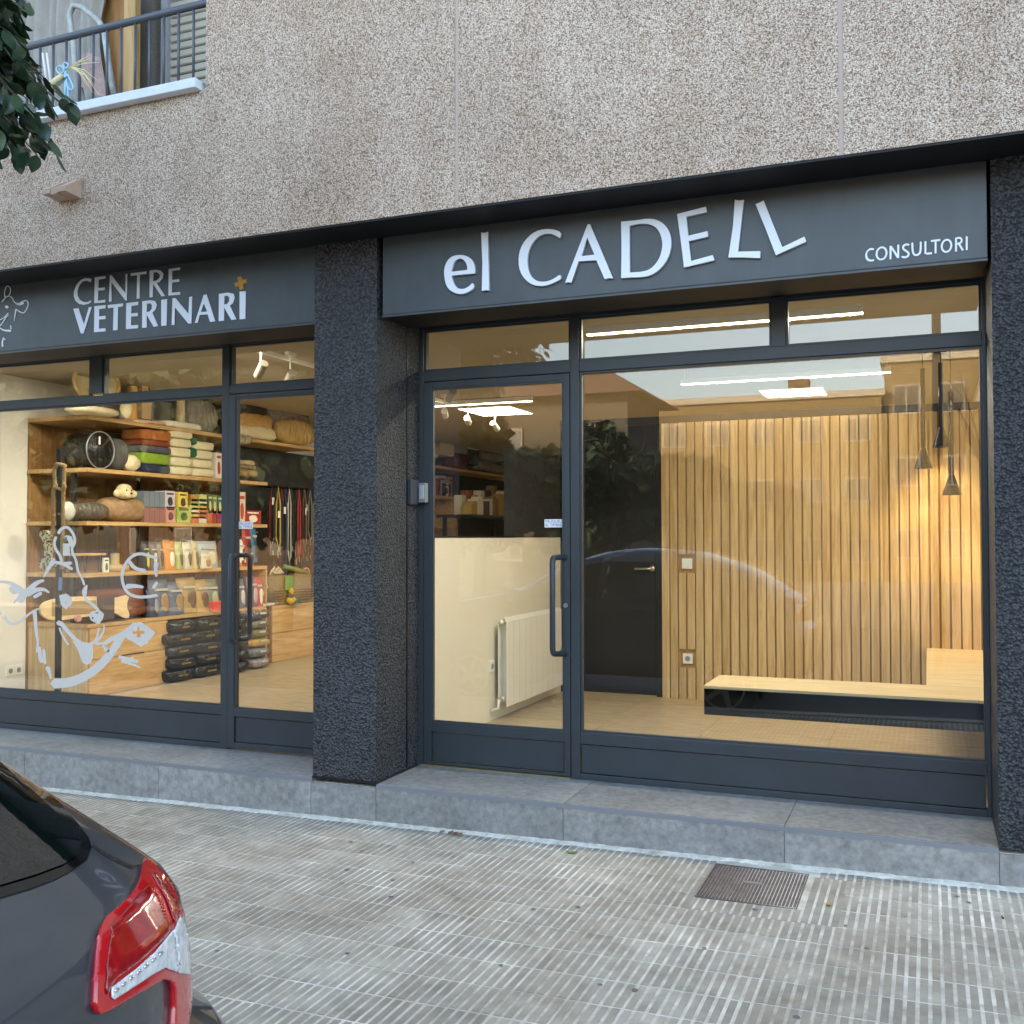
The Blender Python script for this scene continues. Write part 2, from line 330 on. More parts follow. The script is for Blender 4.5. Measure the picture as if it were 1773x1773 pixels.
# ------------------------------------------------------------------ ground
g = struct('ground')
MB().hexa([(-150, -120, -.35), (150, -120, -.35), (150, 60, -.35), (-150, 60, -.35), (-150, -120, -.22), (150, -120, -.22), (150, 60, -.22), (-150, 60, -.22)]).build('terrain', M_ASPH, g)
road = struct('road')
MB().hexa([(-60, -14, GZ(-60)-.33), (60, -14, GZ(60)-.33), (60, -3.35, GZ(60)-.33), (-60, -3.35, GZ(-60)-.33), (-60, -14, GZ(-60)-.13), (60, -14, GZ(60)-.13), (60, -3.35, GZ(60)-.13), (-60, -3.35, GZ(-60)-.13)]).build('asphalt', M_ASPH, road)
pav = struct('pavement')
def slab(x0, x1, y0, y1, t, d=.3):
    return [(x0, y0, GZ(x0)+t-d), (x1, y0, GZ(x1)+t-d), (x1, y1, GZ(x1)+t-d), (x0, y1, GZ(x0)+t-d), (x0, y0, GZ(x0)+t), (x1, y0, GZ(x1)+t), (x1, y1, GZ(x1)+t), (x0, y1, GZ(x0)+t)]
MB().hexa(slab(-40, 40, -3.2, .45, -.0010)).build('grout', M_GROUT, pav)
MB().hexa(slab(-40, 40, -3.35, -3.2, .012)).build('kerb', M_PAV2, pav)
tilev = []
for k in range(4):
    b = MB(); rr = random.Random(k)
    for i in range(5):
        x0 = i*.04+.0065; x1 = x0+.0275; h = .0005+rr.random()*.0015
        e = .003; b.hexa([(x0, .005, -.01), (x1, .005, -.01), (x1, .195, -.01), (x0, .195, -.01), (x0+.001, .006, h), (x1-.001, .006, h), (x1-.001, .194, h), (x0+.001, .194, h)])
    b.mi = 1; b.box(.004, .196, .005, .195, -.012, -.0006)
    tilev.append(b.mesh('tile', [M_PAV, M_GRV]))
GR = (-.965, -.54, -.575, -.1)  # grate x0,x1,y0,y1
cells = []
y = -.134
for row in range(-1, 16):
    yb = -.134-.2*row-.2
    for i in range(-40, 16):
        xa = i*.2+.03+.0*row
        if row == -1:
            continue
        cx, cy = xa+.1, yb+.1
        if GR[0]-.07 < cx < GR[1]+.07 and cy > GR[2]-.07: continue
        d = (Vector((cx, cy, 0))-CAM).length; q = Vector((cx, cy, 0))-CAM; zz = q.dot(FW)
        pu = 886.5+FOC*q.dot(RT)/zz if zz > 0 else 9999; pv = 886.5-FOC*q.dot(UP)/zz if zz > 0 else 9999
        vis = -40 < pu < 1813 and pv < 1813 and not (pu < 330 and pv > 1440+pu*.3)
        cells.append((0 if vis else 1, d, xa, yb))
cells.sort()
stf = MB()
slope = math.atan(.0134)
for i, (nv, d, xa, yb) in enumerate(cells):
    if i < 300 and not nv:
        o = bpy.data.objects.new('tile', tilev[i*7 % 4]); COL.objects.link(o); o.parent = pav; o.location = (xa, yb, GZ(xa)+random.uniform(-.0008, .0012)); o.rotation_euler = (random.uniform(-.003, .003), -slope+random.uniform(-.002, .002), 0)
    else:
        stf.mi = 1; stf.hexa([(xa+.004, yb+.005, GZ(xa)-.012), (xa+.196, yb+.005, GZ(xa+.2)-.012), (xa+.196, yb+.195, GZ(xa+.2)-.012), (xa+.004, yb+.195, GZ(xa)-.012), (xa+.004, yb+.005, GZ(xa)-.0006), (xa+.196, yb+.005, GZ(xa+.2)-.0006), (xa+.196, yb+.195, GZ(xa+.2)-.0006), (xa+.004, yb+.195, GZ(xa)-.0006)]); stf.mi = 0
        for k in range(5):
            x0 = xa+k*.04+.0065; x1 = x0+.0275; stf.hexa([(x0, yb+.003, GZ(x0)-.01), (x1, yb+.003, GZ(x1)-.01), (x1, yb+.197, GZ(x1)-.01), (x0, yb+.197, GZ(x0)-.01), (x0, yb+.004, GZ(x0)+.001), (x1, yb+.004, GZ(x1)+.001), (x1, yb+.196, GZ(x1)+.001), (x0, yb+.196, GZ(x0)+.001)])
tag(stf.build('tile_field', [M_PAV, M_GRV], pav), kind='stuff')
# first row next to the step, cut short
stf = MB()
for i in range(-40, 16):
    for k in range(5):
        x0 = i*.2+.03+k*.04+.0065; x1 = x0+.0275
        if GR[0]-.03 < x0 < GR[1]+.03: continue
        e = -.045+random.uniform(-.006, .004); stf.hexa([(x0, -.131, GZ(x0)-.01), (x1, -.131, GZ(x1)-.01), (x1, e, GZ(x1)-.01), (x0, e, GZ(x0)-.01), (x0, -.13, GZ(x0)+.001), (x1, -.13, GZ(x1)+.001), (x1, e, GZ(x1)+.001), (x0, e, GZ(x0)+.001)])
for k in range(16):      # cut tiles round the iron cover
    x0 = -.99+.0065+k*.04; x1 = x0+.0275
    for (ya, yb) in ((-.731, -.587), (-.531, -.337), (-.331, -.137)):
        if ya > -.7 and x0 < -.54: continue
        if ya < -.7 and x0 > -.54: yb = -.5375
        stf.hexa([(x0, ya, GZ(x0)-.01), (x1, ya, GZ(x1)-.01), (x1, yb, GZ(x1)-.01), (x0, yb, GZ(x0)-.01), (x0, ya, GZ(x0)+.001), (x1, ya, GZ(x1)+.001), (x1, yb, GZ(x1)+.001), (x0, yb, GZ(x0)+.001)])
tag(stf.build('cut_tile_row', M_PAV, pav), kind='stuff')
# mortar fillet along the foot of the step
b = MB(); N = 420
for i in range(N+1):
    x = -8.2+i*9.6/N; wd = .045+.012*math.sin(x*9)+.008*math.sin(x*23)+.012*random.uniform(-1, 1); hh = .003+.004*random.random()
    b.v += [(x, 0.0, GZ(x)+hh+.006), (x, -wd*.6, GZ(x)+hh*.7+.003*random.random()), (x, -wd, GZ(x)-.003)]
    if i: k = 3*(i-1); b.f += [(k, k+1, k+4, k+3), (k+1, k+2, k+5, k+4)]; b.m += [0, 0]
b.build('mortar_joint', M_MORT, pav)
# iron cover
gt = thing('drain_cover', (-.75, -.33, GZ(-.75)), 'square rusty ribbed iron cover set in the pavement beside the step', 'drain cover')
b = MB(); b.box(GR[0]-.004, GR[1]+.004, GR[2]-.004, GR[3]+.004, GZ(-.75)-.04, GZ(-.75)-.006); b.build('plate', M_IRON, gt)
b = MB()
for (a, c, d, e) in ((GR[0]-.006, GR[1]+.006, GR[2]-.006, GR[2]), (GR[0]-.006, GR[1]+.006, GR[3], GR[3]+.006), (GR[0]-.006, GR[0], GR[2], GR[3]), (GR[1], GR[1]+.006, GR[2], GR[3])): b.box(a, c, d, e, GZ(-.75)-.03, GZ(-.75)+.003)
b.build('frame', M_IRON, gt)
N = 27; pw = (GR[1]-GR[0])/N
for i in range(N):
    x0 = GR[0]+i*pw+.0025; MB().box(x0, x0+pw-.005, GR[2]+.012, GR[3]-.006, GZ(-.75)-.008, GZ(-.75)+.002).build('rib', M_IRON, gt)
MB().box(-.80, -.72, -.325, -.30, GZ(-.75)-.004, GZ(-.75)+.004).build('lifting_slot', mat('bright_worn_iron', '9a9390', .4, metal=.6), gt)
# step
st = struct('entrance_step')
JX = [-7.9, -6.78, -5.58, -4.46, -3.345, -2.912, -1.79, -.6588, .2802, 1.4]
bx('core', -8.0, 1.4, .012, .60, -.3, ZS-.022, M_MORT, st)
for i in range(len(JX)-1):
    a, c = JX[i]+.0015, JX[i+1]-.0015
    MB().hexa([(a, -.002, GZ(a)-.02), (c, -.002, GZ(c)-.02), (c, .011, GZ(c)-.02), (a, .011, GZ(a)-.02), (a, -.002, ZS-.024), (c, -.002, ZS-.024), (c, .011, ZS-.024), (a, .011, ZS-.024)]).build('riser_tile', M_TILE, st)
for a, c in ((-7.9, -6.78), (-6.78, -5.575), (-5.575, -4.45), (-4.45, -3.333), (-2.91, -1.79), (-1.79, -.6588), (-.6588, .28)):
    bx('tread_tile', a+.0015, c-.0015, .004, .56, ZS-.02, ZS, M_TILE, st)
for a, c in ((-7.9, -3.335), (-2.91, .2795)):
    MB().box(a, c, -.004, .003, ZS-.024, ZS-.003).build('edge_trim', M_TRIM, st)
# ------------------------------------------------------------------ building
bd = thing('apartment_building', (-3, 0, 0), 'beige pebble dashed apartment building with dark stucco piers above the two shops', 'building')
H = 15.5
WX = [-14, -7.4, -4.86, -2.277, -.345, 1.59, 8]   # render panel joints
OP = (-6.4, -3.907, 4.245)  # balcony opening x0,x1, bottom z
jw = .011
def wallp(x0, x1, z0, z1): MB().box(x0, x1, YW, YW+.2, z0, z1).build('render_panel', M_WALL, bd)
wallp(-14, -7.4-jw, ZT, H)
wallp(-7.4+jw, OP[0], ZT, H); wallp(OP[0], -4.86-jw, ZT, OP[2]); wallp(-4.86-jw, OP[1], ZT, OP[2]); wallp(OP[0], OP[1], 6.75, H)
wallp(OP[1], -2.277-jw, ZT, H); wallp(-2.277+jw, -.345-jw, ZT, H); wallp(-.345+jw, 1.59-jw, ZT, H); wallp(1.59+jw, 8, ZT, H)
bx('joint_backing', -14, OP[0], YW+.008, YW+.19, ZT+.002, H-.01, mat('joint_tan', 'c9b5a6', .9), bd)
bx('joint_backing', OP[1], 8, YW+.008, YW+.19, ZT+.002, H-.01, MATS['joint_tan'], bd)
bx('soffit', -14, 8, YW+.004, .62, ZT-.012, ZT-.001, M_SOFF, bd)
for (a, c) in ((-3.3317, -2.912), (.2802, .95), (-8.4, -7.9)):
    bx('pier', a, c, 0, .62, ZS-.002 if a > -8 else 0, ZT-.013, M_STUC, bd)
bx('pier_base', -3.3317-.004, -2.912+.004, -.0045, .5, ZS-.001, ZS+.012, M_BLACK, bd)
bx('pier_seam', -2.9112, -2.908, .36, .375, ZS+.02, ZT-.3, M_BLACK, bd)
bx('wall_return', .95, 8, -.05, .4, -.2, ZT-.013, M_WALL, bd)
bx('wall_return', -14, -8.4, -.05, .4, -.4, ZT-.013, M_WALL, bd)
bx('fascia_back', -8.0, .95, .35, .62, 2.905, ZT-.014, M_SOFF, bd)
bx('side_wall', 7.8, 8, YW+.2, 13, -.3, H, M_WPAINT, bd); bx('side_wall', -14, -13.8, YW+.2, 13, -.3, H, M_WPAINT, bd)
bx('rear_wall', -14, 8, 13, 13.2, -.3, H, M_WPAINT, bd); bx('roof', -14, 8, YW, 13.2, H, H+.25, M_WPAINT, bd)
bx('floor_slab', -13.8, 7.8, .64, 12.99, CEI+.3, CEI+.5, M_WPAINT, bd)
# balcony recess
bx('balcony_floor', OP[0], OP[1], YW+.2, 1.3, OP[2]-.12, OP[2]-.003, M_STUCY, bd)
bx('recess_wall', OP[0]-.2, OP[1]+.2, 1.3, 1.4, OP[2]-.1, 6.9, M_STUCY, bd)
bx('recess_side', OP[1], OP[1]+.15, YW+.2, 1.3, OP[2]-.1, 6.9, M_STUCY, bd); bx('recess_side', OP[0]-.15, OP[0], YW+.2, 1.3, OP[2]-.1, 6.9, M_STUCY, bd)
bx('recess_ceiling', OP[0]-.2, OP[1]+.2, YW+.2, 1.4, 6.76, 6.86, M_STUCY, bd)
bx('sill', -5.19, -4.875, YW-.06, YW+.22, 4.235, 4.292, M_PALE, bd, .004); bx('sill', -4.873, -3.935, YW-.06, YW+.22, 4.235, 4.292, M_PALE, bd, .004); bx('sill', OP[0], -5.192, YW-.06, YW+.22, 4.235, 4.292, M_PALE, bd, .004)
sh = thing('roller_shutter', (-4.0, .8, 4.25), 'ivory roller shutter lowered over the window behind the balcony railing', 'shutter')
x0, x1 = U(296, 90, y=.8).x, OP[1]-.002
bx('guide', x0-.06, x0, .76, .86, 4.245, 6.7, mat('guide_grey', 'b5b6b8', .5), sh)
for k in range(40):
    z = 4.26+k*.061; MB().hexa([(x0+.002, .80, z), (x1, .80, z), (x1, .83, z), (x0+.002, .83, z), (x0+.002, .785, z+.03), (x1, .785, z+.03), (x1, .83, z+.055), (x0+.002, .83, z+.055)]).build('slat', M_SHUT, sh)
bx('shutter_backing', x0, x1, .835, .86, 4.25, 6.7, M_CHAR, sh)
x0b = U(240, 90, y=.7).x
bx('stucco_reveal', U(262, 90, y=.95).x, x0-.062, .95, 1.28, 4.25, 6.7, mat('shaded_stucco_grey', '6f6b64', .9, var=.2, vscale=60, bump=.6, bscale=150), bd); bx('stucco_jamb', x0b, U(262, 90, y=.7).x, .7, 1.28, 4.25, 6.7, M_STUCY, bd)  # reveal is the same stucco, coloured darker as the shaded face
rl = thing('balcony_railing', (-4.5, YW, 4.29), 'dark grey metal railing with thin upright bars on the balcony sill', 'railing')
MB().tube([(OP[0], YW+.02, 4.765), (OP[1]+.002, YW+.02, 4.765)], .022, 12).build('handrail', M_RAIL, rl, smooth=True)
for k in range(18):
    uu = 331-25.6*k; x = U(331, 100, y=YW).x-k*.1105
    if x < OP[0]: break
    MB().tube([(x, YW+.02, 4.29), (x, YW+.02, 4.75)], .008, 8).build('baluster', M_RAIL, rl, smooth=True)
bo = MB(); a = U(222, 60, y=.45).x; c = U(182, 60, y=.45).x
tag(bx('wooden_board', c-.02, a-.015, .45, .49, 4.248, 5.6, wood('pine_board', '8a5a30', 'b98c58', (16, 16, 1.4), .6, .05)), 'tall brown wooden board standing upright on the balcony', 'board')
tag(bx('wooden_batten', a-.012, U(234, 60, y=.42).x, .42, .47, 4.248, 5.6, wood('batten', 'b08a55', 'd0ab78', (16, 16, 1.4), .6, .05)), 'pale narrow wooden batten beside the brown board on the balcony', 'batten')
# grey cloth hanging on the balcony
b = MB(); n1, n2 = 60, 16; xa, xb = -6.3, U(172, 40, y=.3).x
for j in range(n2+1):
    for i in range(n1+1):
        t = i/n1; x = xa+(xb-xa)*t+.05*math.sin(j*.6)*t*t-(.10*(j/n2-.35)**2 if i == n1 else 0); b.v.append((x, .36+.03*math.sin(t*60)+.02*math.sin(t*23+j*.3), 4.3+j*(1.7/n2)))
for j in range(n2):
    for i in range(n1): k = j*(n1+1)+i; b.f.append((k, k+1, k+n1+2, k+n1+1)); b.m.append(0)
tag(b.build('hanging_cloth', mat('grey_cloth', 'a9a39b', .9, var=.1, vscale=12), smooth=True), 'faded grey cloth hanging at the back of the balcony', 'cloth')
# step ladder
ld = thing('step_ladder', (-4.8, 0, 4.29), 'paint splashed metal ladder leaning behind the balcony railing', 'ladder')
M_LAD = mat('paint_splashed_metal', 'b8b2a6', .6, metal=.1, var=.3, vscale=18, col2='a5acab')
P = lambda u, v, y: tuple(U(u, v, y=y))
MB().tube([P(133, 185, .0), P(128, 80, .06), P(120, 25, .1), P(127, 10, .1), P(140, 12, .1), P(170, 35, .1), P(180, 52, .08), P(188, 110, .03), P(197, 165, 0)], .02, 10).build('rail', M_LAD, ld, smooth=True)
MB().tube([P(146, 178, .05), P(128, 100, .1), P(122, 30, .14)], .014, 8).build('rail', M_LAD, ld, smooth=True)
MB().hexa([P(140, 150, .02), P(185, 172, .02), P(185, 172, .05), P(140, 150, .05), P(150, 90, .02), P(172, 100, .02), P(172, 100, .05), P(150, 90, .05)]).build('splashed_panel', mat('splashed_board', 'a9a39b', .8, var=.3, vscale=30, col2='b98f86'), ld)
for k in range(2): MB().tube([P(74+k*7, 92, .02), P(86+k*7, 184, .02)], .008, 6).build('spare_rod', M_WPAINT, ld)
# palm-leaf ornament tied with a blue bow on the railing
pl = thing('palm_ornament', tuple(U(110, 140, y=YW)), 'dried yellow palm braid tied with a pale blue bow on the balcony railing', 'ornament')
M_PALM = mat('straw', 'e3d3a0', .8); M_BOW = mat('blue_ribbon', '9fc9de', .5)
MB().tube([P(80, 155, YW-.03), P(95, 142, YW-.05), P(106, 133, YW-.05), P(120, 118, YW-.04)], [.004, .022, .018, .006], 8).build('braid', M_PALM, pl, smooth=True)
for e in ((150, 98), (155, 102), (172, 108), (160, 92), (165, 150), (172, 165), (170, 140), (160, 160), (150, 148)):
    MB().tube([P(122, 116, YW-.04), P(122+(e[0]-122)*.5, 112+(e[1]-115)*.35, YW-.07), P(e[0], e[1], YW-.05)], [.004, .003, .001], 5).build('straw', M_PALM, pl)
for q in ([(113, 122), (104, 112), (96, 120), (104, 130), (113, 122)], [(113, 122), (120, 110), (108, 108), (113, 122)], [(113, 122), (128, 150), (124, 158), (116, 150), (113, 122)]):
    MB().tube([P(a, c, YW-.06) for a, c in smooth_loop(q[:-1], 2)], .006, 6, closed=True).build('bow_loop', M_BOW, pl, smooth=True)
for q in ([(113, 122), (114, 150), (112, 175)], [(113, 122), (119, 155), (117, 178)]): MB().tube([P(a, c, YW-.05) for a, c in q], .01, 6).build('ribbon_tail', M_BOW, pl, smooth=True)
# little wall light
wl = thing('wall_bracket', tuple(U(120, 335, y=YW)), 'small pink stone coloured angular bracket fixed to the pebble dash wall', 'bracket')
M_BRK = mat('pinkish_stone', 'b79a84', .7, var=.1, vscale=30)
xa, xb = U(117, 330, y=YW-.02).x, U(146, 330, y=YW).x; za, zb = U(130, 343, y=YW).z, U(143, 312, y=YW).z
for k, (p0, p1) in enumerate(((xa-.09, xa-.03), (xb-.09, xb-.02))):
    MB().hexa([(p0, YW-.13, za), (p1, YW-.13, za), (p1, YW-.002, za-.01), (p0, YW-.002, za-.01), (p0, YW-.13, za+.03), (p1, YW-.13, za+.03), (p1, YW-.002, zb+.01), (p0, YW-.002, zb+.01)]).build('fin', M_BRK, wl)
bx('base', xa-.029, xb-.091, YW-.125, YW-.002, za-.008, za+.035, M_BRK, wl)
# ------------------------------------------------------------------ signs
SY = .015
sg = thing('shop_sign', (-1.3, SY, 2.87), 'dark grey sign box reading el CADELL CONSULTORI in raised white letters', 'shop sign')
b = MB(); b.box(-2.884, .266, SY, .2, 2.874, 3.328); b.build('panel', M_SIGN, sg, bevel=.006)
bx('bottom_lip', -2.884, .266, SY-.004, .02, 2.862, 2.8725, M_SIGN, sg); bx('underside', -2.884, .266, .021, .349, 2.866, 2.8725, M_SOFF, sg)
A3 = ((740, 330), 5.2147); A4 = ((1060, 330), 4.925); A5 = ((110, 450), 5.3727); A6 = ((1473, 220), 5.91)
C_ = [(1208, 377), (1150, 352), (1080, 345), (1010, 355), (940, 390), (880, 450), (840, 520), (822, 600), (825, 690), (850, 760), (895, 815), (950, 850), (1010, 862), (1070, 857), (1130, 837), (1185, 809), (1205, 798), (1205, 775), (1196, 757), (1150, 790), (1100, 815), (1040, 825), (985, 815), (940, 780), (915, 730), (902, 660), (905, 580), (925, 510), (960, 455), (1005, 410), (1060, 388), (1110, 388), (1160, 405), (1190, 430), (1200, 420)]
BIG = [(A3, [smooth_loop([(148, 740), (155, 690), (175, 640), (210, 600), (255, 583), (310, 580), (355, 590), (395, 615), (420, 655), (430, 700), (430, 745), (429, 747), (222, 766), (218, 767), (225, 800), (240, 845), (270, 880), (310, 890), (350, 880), (385, 855), (402, 835), (404, 835), (420, 845), (418, 880), (390, 903), (340, 928), (295, 935), (240, 922), (190, 890), (160, 830)]), smooth_loop([(216, 733), (218, 732), (358, 716), (360, 714), (358, 680), (345, 645), (320, 620), (295, 612), (265, 620), (240, 645), (225, 690)])]),
       (A3, [[(485, 377), (505, 382), (530, 378), (546, 370), (550, 600), (556, 890), (560, 902), (530, 898), (491, 906), (496, 650)]]),
       (A3, [smooth_loop(C_)]),
       (A3, [[(1452, 303), (1468, 303), (1676, 793), (1640, 790), (1600, 798), (1525, 628), (1365, 638), (1300, 830), (1270, 826), (1242, 834), (1445, 308)], [(1443, 425), (1508, 578), (1390, 592)]]),
       (A4, [smooth_loop([(75, 265), (78, 264), (205, 253), (300, 238), (370, 245), (430, 275), (475, 325), (500, 390), (505, 460), (490, 540), (450, 620), (395, 680), (330, 722), (260, 737), (160, 740), (78, 745), (75, 745), (80, 500)]), smooth_loop([(147, 300), (150, 298), (240, 280), (320, 285), (370, 310), (405, 355), (425, 420), (428, 480), (410, 560), (375, 620), (330, 665), (270, 690), (152, 699), (149, 699)])]),
       (A4, [[(553, 200), (797, 137), (806, 182), (632, 222), (648, 385), (812, 345), (818, 391), (652, 430), (672, 600), (856, 550), (872, 593), (612, 655), (585, 430)]]),
       (A4, [[(1045, 78), (1085, 83), (1123, 78), (1073, 520), (1262, 516), (1262, 575), (1120, 569), (990, 570), (1030, 300)]]),
       (A4, [[(1222, 115), (1265, 98), (1290, 83), (1450, 482), (1638, 392), (1656, 433), (1395, 551), (1310, 330)]])]
for (A, lp) in BIG:
    me = outline(traced(lp, *A, SY-.02), .018, 'letter', 0); me.materials.clear(); me.materials.append(M_WHITE); me.materials.append(M_LSIDE)
    me.transform(Matrix.Translation((0, SY-.02, 0)))
    for p in me.polygons: p.material_index = 0 if p.normal.y < -.9 else 1
    link('letter', me, sg)
    me = outline(traced([smooth_loop(lp[0], 1)], *A, SY-.001), .002, 'letter_spacer', 0); me.materials.clear(); me.materials.append(M_LSIDE)
def ell(cx, cy, rx, ry, sh=-.13, n=32): return [(cx+rx*math.cos(2*math.pi*i/n), cy+ry*math.sin(2*math.pi*i/n)+sh*rx*math.cos(2*math.pi*i/n)) for i in range(n)]
CON = [[smooth_loop([(243, 1242), (205, 1235), (170, 1255), (148, 1295), (148, 1335), (165, 1365), (200, 1378), (240, 1370), (238, 1350), (205, 1358), (180, 1345), (167, 1315), (170, 1280), (195, 1257), (235, 1260)])],
       [ell(315, 1293, 61, 71), ell(315, 1293, 41, 53)],
       [[(397, 1218), (418, 1214), (476, 1300), (476, 1205), (497, 1202), (495, 1338), (475, 1342), (418, 1250), (416, 1352), (396, 1354)]],
       [stroke([(595, 1203), (560, 1200), (534, 1220), (537, 1250), (570, 1268), (595, 1290), (588, 1320), (555, 1335), (525, 1328)], 20, square=False)],
       [stroke([(630, 1188), (633, 1270), (645, 1305), (675, 1312), (705, 1295), (716, 1258), (716, 1176)], 20)],
       [stroke([(764, 1168), (764, 1298)], 20, square=True), stroke([(774, 1297), (831, 1290)], 20, square=True)],
       [stroke([(820, 1166), (916, 1155)], 19, square=True), stroke([(868, 1170), (868, 1292)], 20, square=True)],
       [ell(980, 1215, 59, 71), ell(980, 1215, 39, 53)],
       [stroke([(1078, 1131), (1077, 1273)], 20, square=True), stroke([(1088, 1136), (1118, 1132), (1138, 1150), (1130, 1182), (1088, 1196)], 18), stroke([(1108, 1196), (1148, 1262)], 21, square=True)],
       [stroke([(1187, 1118), (1187, 1259)], 20, square=True)]]
for lp in CON:
    if len(lp) > 1 and len(lp[1]) != 32:   # overlapping strokes: join as separate splines into one mesh
        b = bmesh.new()
        for k, l1 in enumerate(lp):
            me = outline(traced([l1], *A6, SY-.004), .002+.0005*k, 'l'); me.transform(Matrix.Translation((0, -.0005*k, 0))); b.from_mesh(me)
        me = bpy.data.meshes.new('small_letter'); b.to_mesh(me); b.free(); me.transform(Matrix.Translation((0, SY-.004, 0))); me.materials.append(M_WHITE); link('small_letter', me, sg)
    else: flat('small_letter', traced(lp, *A6, SY-.004), SY-.002, .002, M_WHITE, sg)
s2 = thing('shop_sign', (-5, SY, 2.87), 'dark grey sign box reading CENTRE VETERINARI with orange cross and line drawn dog', 'shop sign')
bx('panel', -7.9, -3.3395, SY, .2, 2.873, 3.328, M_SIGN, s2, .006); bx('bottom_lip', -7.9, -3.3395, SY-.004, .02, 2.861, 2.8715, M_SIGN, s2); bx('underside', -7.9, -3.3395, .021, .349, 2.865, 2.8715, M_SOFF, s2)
CV = [[[(258, 175), (205, 168), (160, 185), (120, 230), (97, 290), (95, 340), (110, 380), (145, 410), (185, 418), (230, 408), (252, 395), (257, 375), (225, 392), (185, 392), (150, 370), (130, 330), (128, 285), (145, 235), (175, 200), (215, 192), (250, 208)]],
      [[(290, 162), (388, 150), (387, 172), (325, 182), (322, 262), (383, 256), (380, 280), (320, 285), (318, 380), (386, 370), (387, 395), (285, 402)]],
      [[(430, 142), (445, 142), (575, 310), (577, 130), (592, 130), (587, 378), (575, 376), (443, 205), (445, 385), (422, 388)]],
      [[(623, 125), (770, 107), (767, 130), (708, 135), (706, 358), (680, 361), (684, 140), (625, 148)]],
      [[(800, 100), (860, 92), (905, 100), (928, 130), (920, 170), (890, 205), (865, 215), (943, 335), (910, 338), (832, 222), (828, 345), (800, 348)], [(835, 115), (870, 115), (895, 135), (893, 165), (870, 190), (832, 200)]],
      [[(978, 85), (1082, 70), (1081, 92), (1010, 102), (1008, 187), (1075, 178), (1075, 203), (1008, 210), (1005, 305), (1083, 298), (1082, 322), (975, 332)]],
      [[(90, 455), (138, 448), (190, 600), (235, 440), (262, 437), (185, 683), (160, 684)]],
      [[(287, 430), (391, 420), (391, 450), (330, 458), (330, 525), (390, 520), (390, 550), (330, 555), (328, 640), (388, 635), (390, 665), (283, 672)]],
      [[(410, 420), (553, 404), (552, 432), (507, 438), (502, 652), (460, 656), (465, 442), (413, 450)]],
      [[(583, 402), (693, 388), (692, 420), (630, 428), (628, 498), (690, 492), (690, 522), (628, 527), (626, 610), (692, 605), (692, 636), (580, 645)]],
      [[(732, 385), (800, 375), (850, 382), (866, 415), (855, 460), (825, 490), (878, 615), (838, 622), (772, 510), (774, 628), (730, 632)], [(775, 408), (805, 402), (822, 420), (820, 455), (800, 480), (772, 485)]],
      [[(908, 372), (962, 363), (957, 610), (908, 614)]],
      [[(1013, 358), (1040, 354), (1162, 500), (1168, 345), (1195, 340), (1188, 590), (1160, 592), (1035, 440), (1032, 604), (1005, 606)]],
      [[(1303, 326), (1330, 322), (1410, 570), (1362, 576), (1340, 505), (1265, 512), (1248, 584), (1220, 587)], [(1305, 405), (1275, 485), (1335, 480)]],
      [[(1445, 316), (1530, 304), (1580, 315), (1590, 350), (1575, 400), (1545, 425), (1606, 552), (1560, 558), (1493, 440), (1492, 565), (1443, 570)], [(1495, 335), (1525, 332), (1542, 350), (1540, 385), (1520, 410), (1493, 415)]],
      [[(1637, 295), (1693, 290), (1690, 548), (1637, 552)]]]
for lp in CV: flat('letter', traced(lp, *A5, SY-.004), SY-.001, .003, M_WHITE, s2)
flat('cross', traced([[(1615, 160), (1650, 152), (1662, 185), (1700, 178), (1704, 212), (1668, 222), (1673, 270), (1638, 278), (1630, 240), (1597, 250), (1590, 215), (1625, 205)]], *A5, SY-.004), SY-.001, .003, mat('ochre_vinyl', 'c08a2a', .5), s2)
A7 = ((0, 420), 5.91)
for p, wd in (([(48, 555), (42, 510), (60, 450), (80, 440), (105, 470), (105, 510), (90, 540)], 7), ([(18, 610), (40, 580), (65, 550), (100, 545), (130, 575), (135, 600)], 8), ([(60, 655), (75, 662)], 28), ([(135, 600), (180, 635), (230, 600), (270, 590), (292, 620), (280, 670), (245, 722), (210, 715), (160, 680)], 9), ([(170, 625), (200, 632), (235, 618)], 22), ([(160, 690), (150, 760), (146, 805)], [12, 4]), ([(0, 790), (40, 770), (60, 745), (82, 722)], 8), ([(0, 850), (30, 815), (60, 760), (86, 742)], 8), ([(0, 875), (40, 900), (105, 902)], [8, 20]), ([(108, 850), (110, 885)], 8), ([(36, 970), (22, 1010), (24, 1062)], [8, 16]), ([(45, 985), (48, 995)], 10)):
    flat('drawing_stroke', traced([stroke(p, wd)], *A7, SY-.004), SY-.001, .003, M_WHITE, s2)
# ------------------------------------------------------------------ shopfronts
def front(name, Y, label, posts, rails, panes, kicks):
    t = thing(name, (posts[0][0], Y, ZS), label, 'shopfront')
    for (a, c, z0, z1) in posts: bx('post', a, c, Y, Y+.075, z0, z1, M_FRAME, t, .0025)
    for (a, c, z0, z1) in rails: bx('rail', a, c, Y+.0015, Y+.073, z0, z1, M_FRAME, t, .0025)
    for (a, c, z0, z1) in panes:
        bx('glass_pane', a, c, Y+.038, Y+.046, z0, z1, M_GLASS, t)
        b = MB(); k = .012
        for q in ((a, c, z0, z0+k), (a, c, z1-k, z1), (a, a+k, z0+k, z1-k), (c-k, c, z0+k, z1-k)): b.box(q[0], q[1], Y+.014, Y+.037, q[2], q[3])
        b.build('glazing_bead', M_FRAME, t)
    for (a, c, z0, z1) in kicks: bx('kick_panel', a+.006, c-.006, Y+.012, Y+.05, z0+.004, z1-.006, M_FRAME, t, .002)
    return t
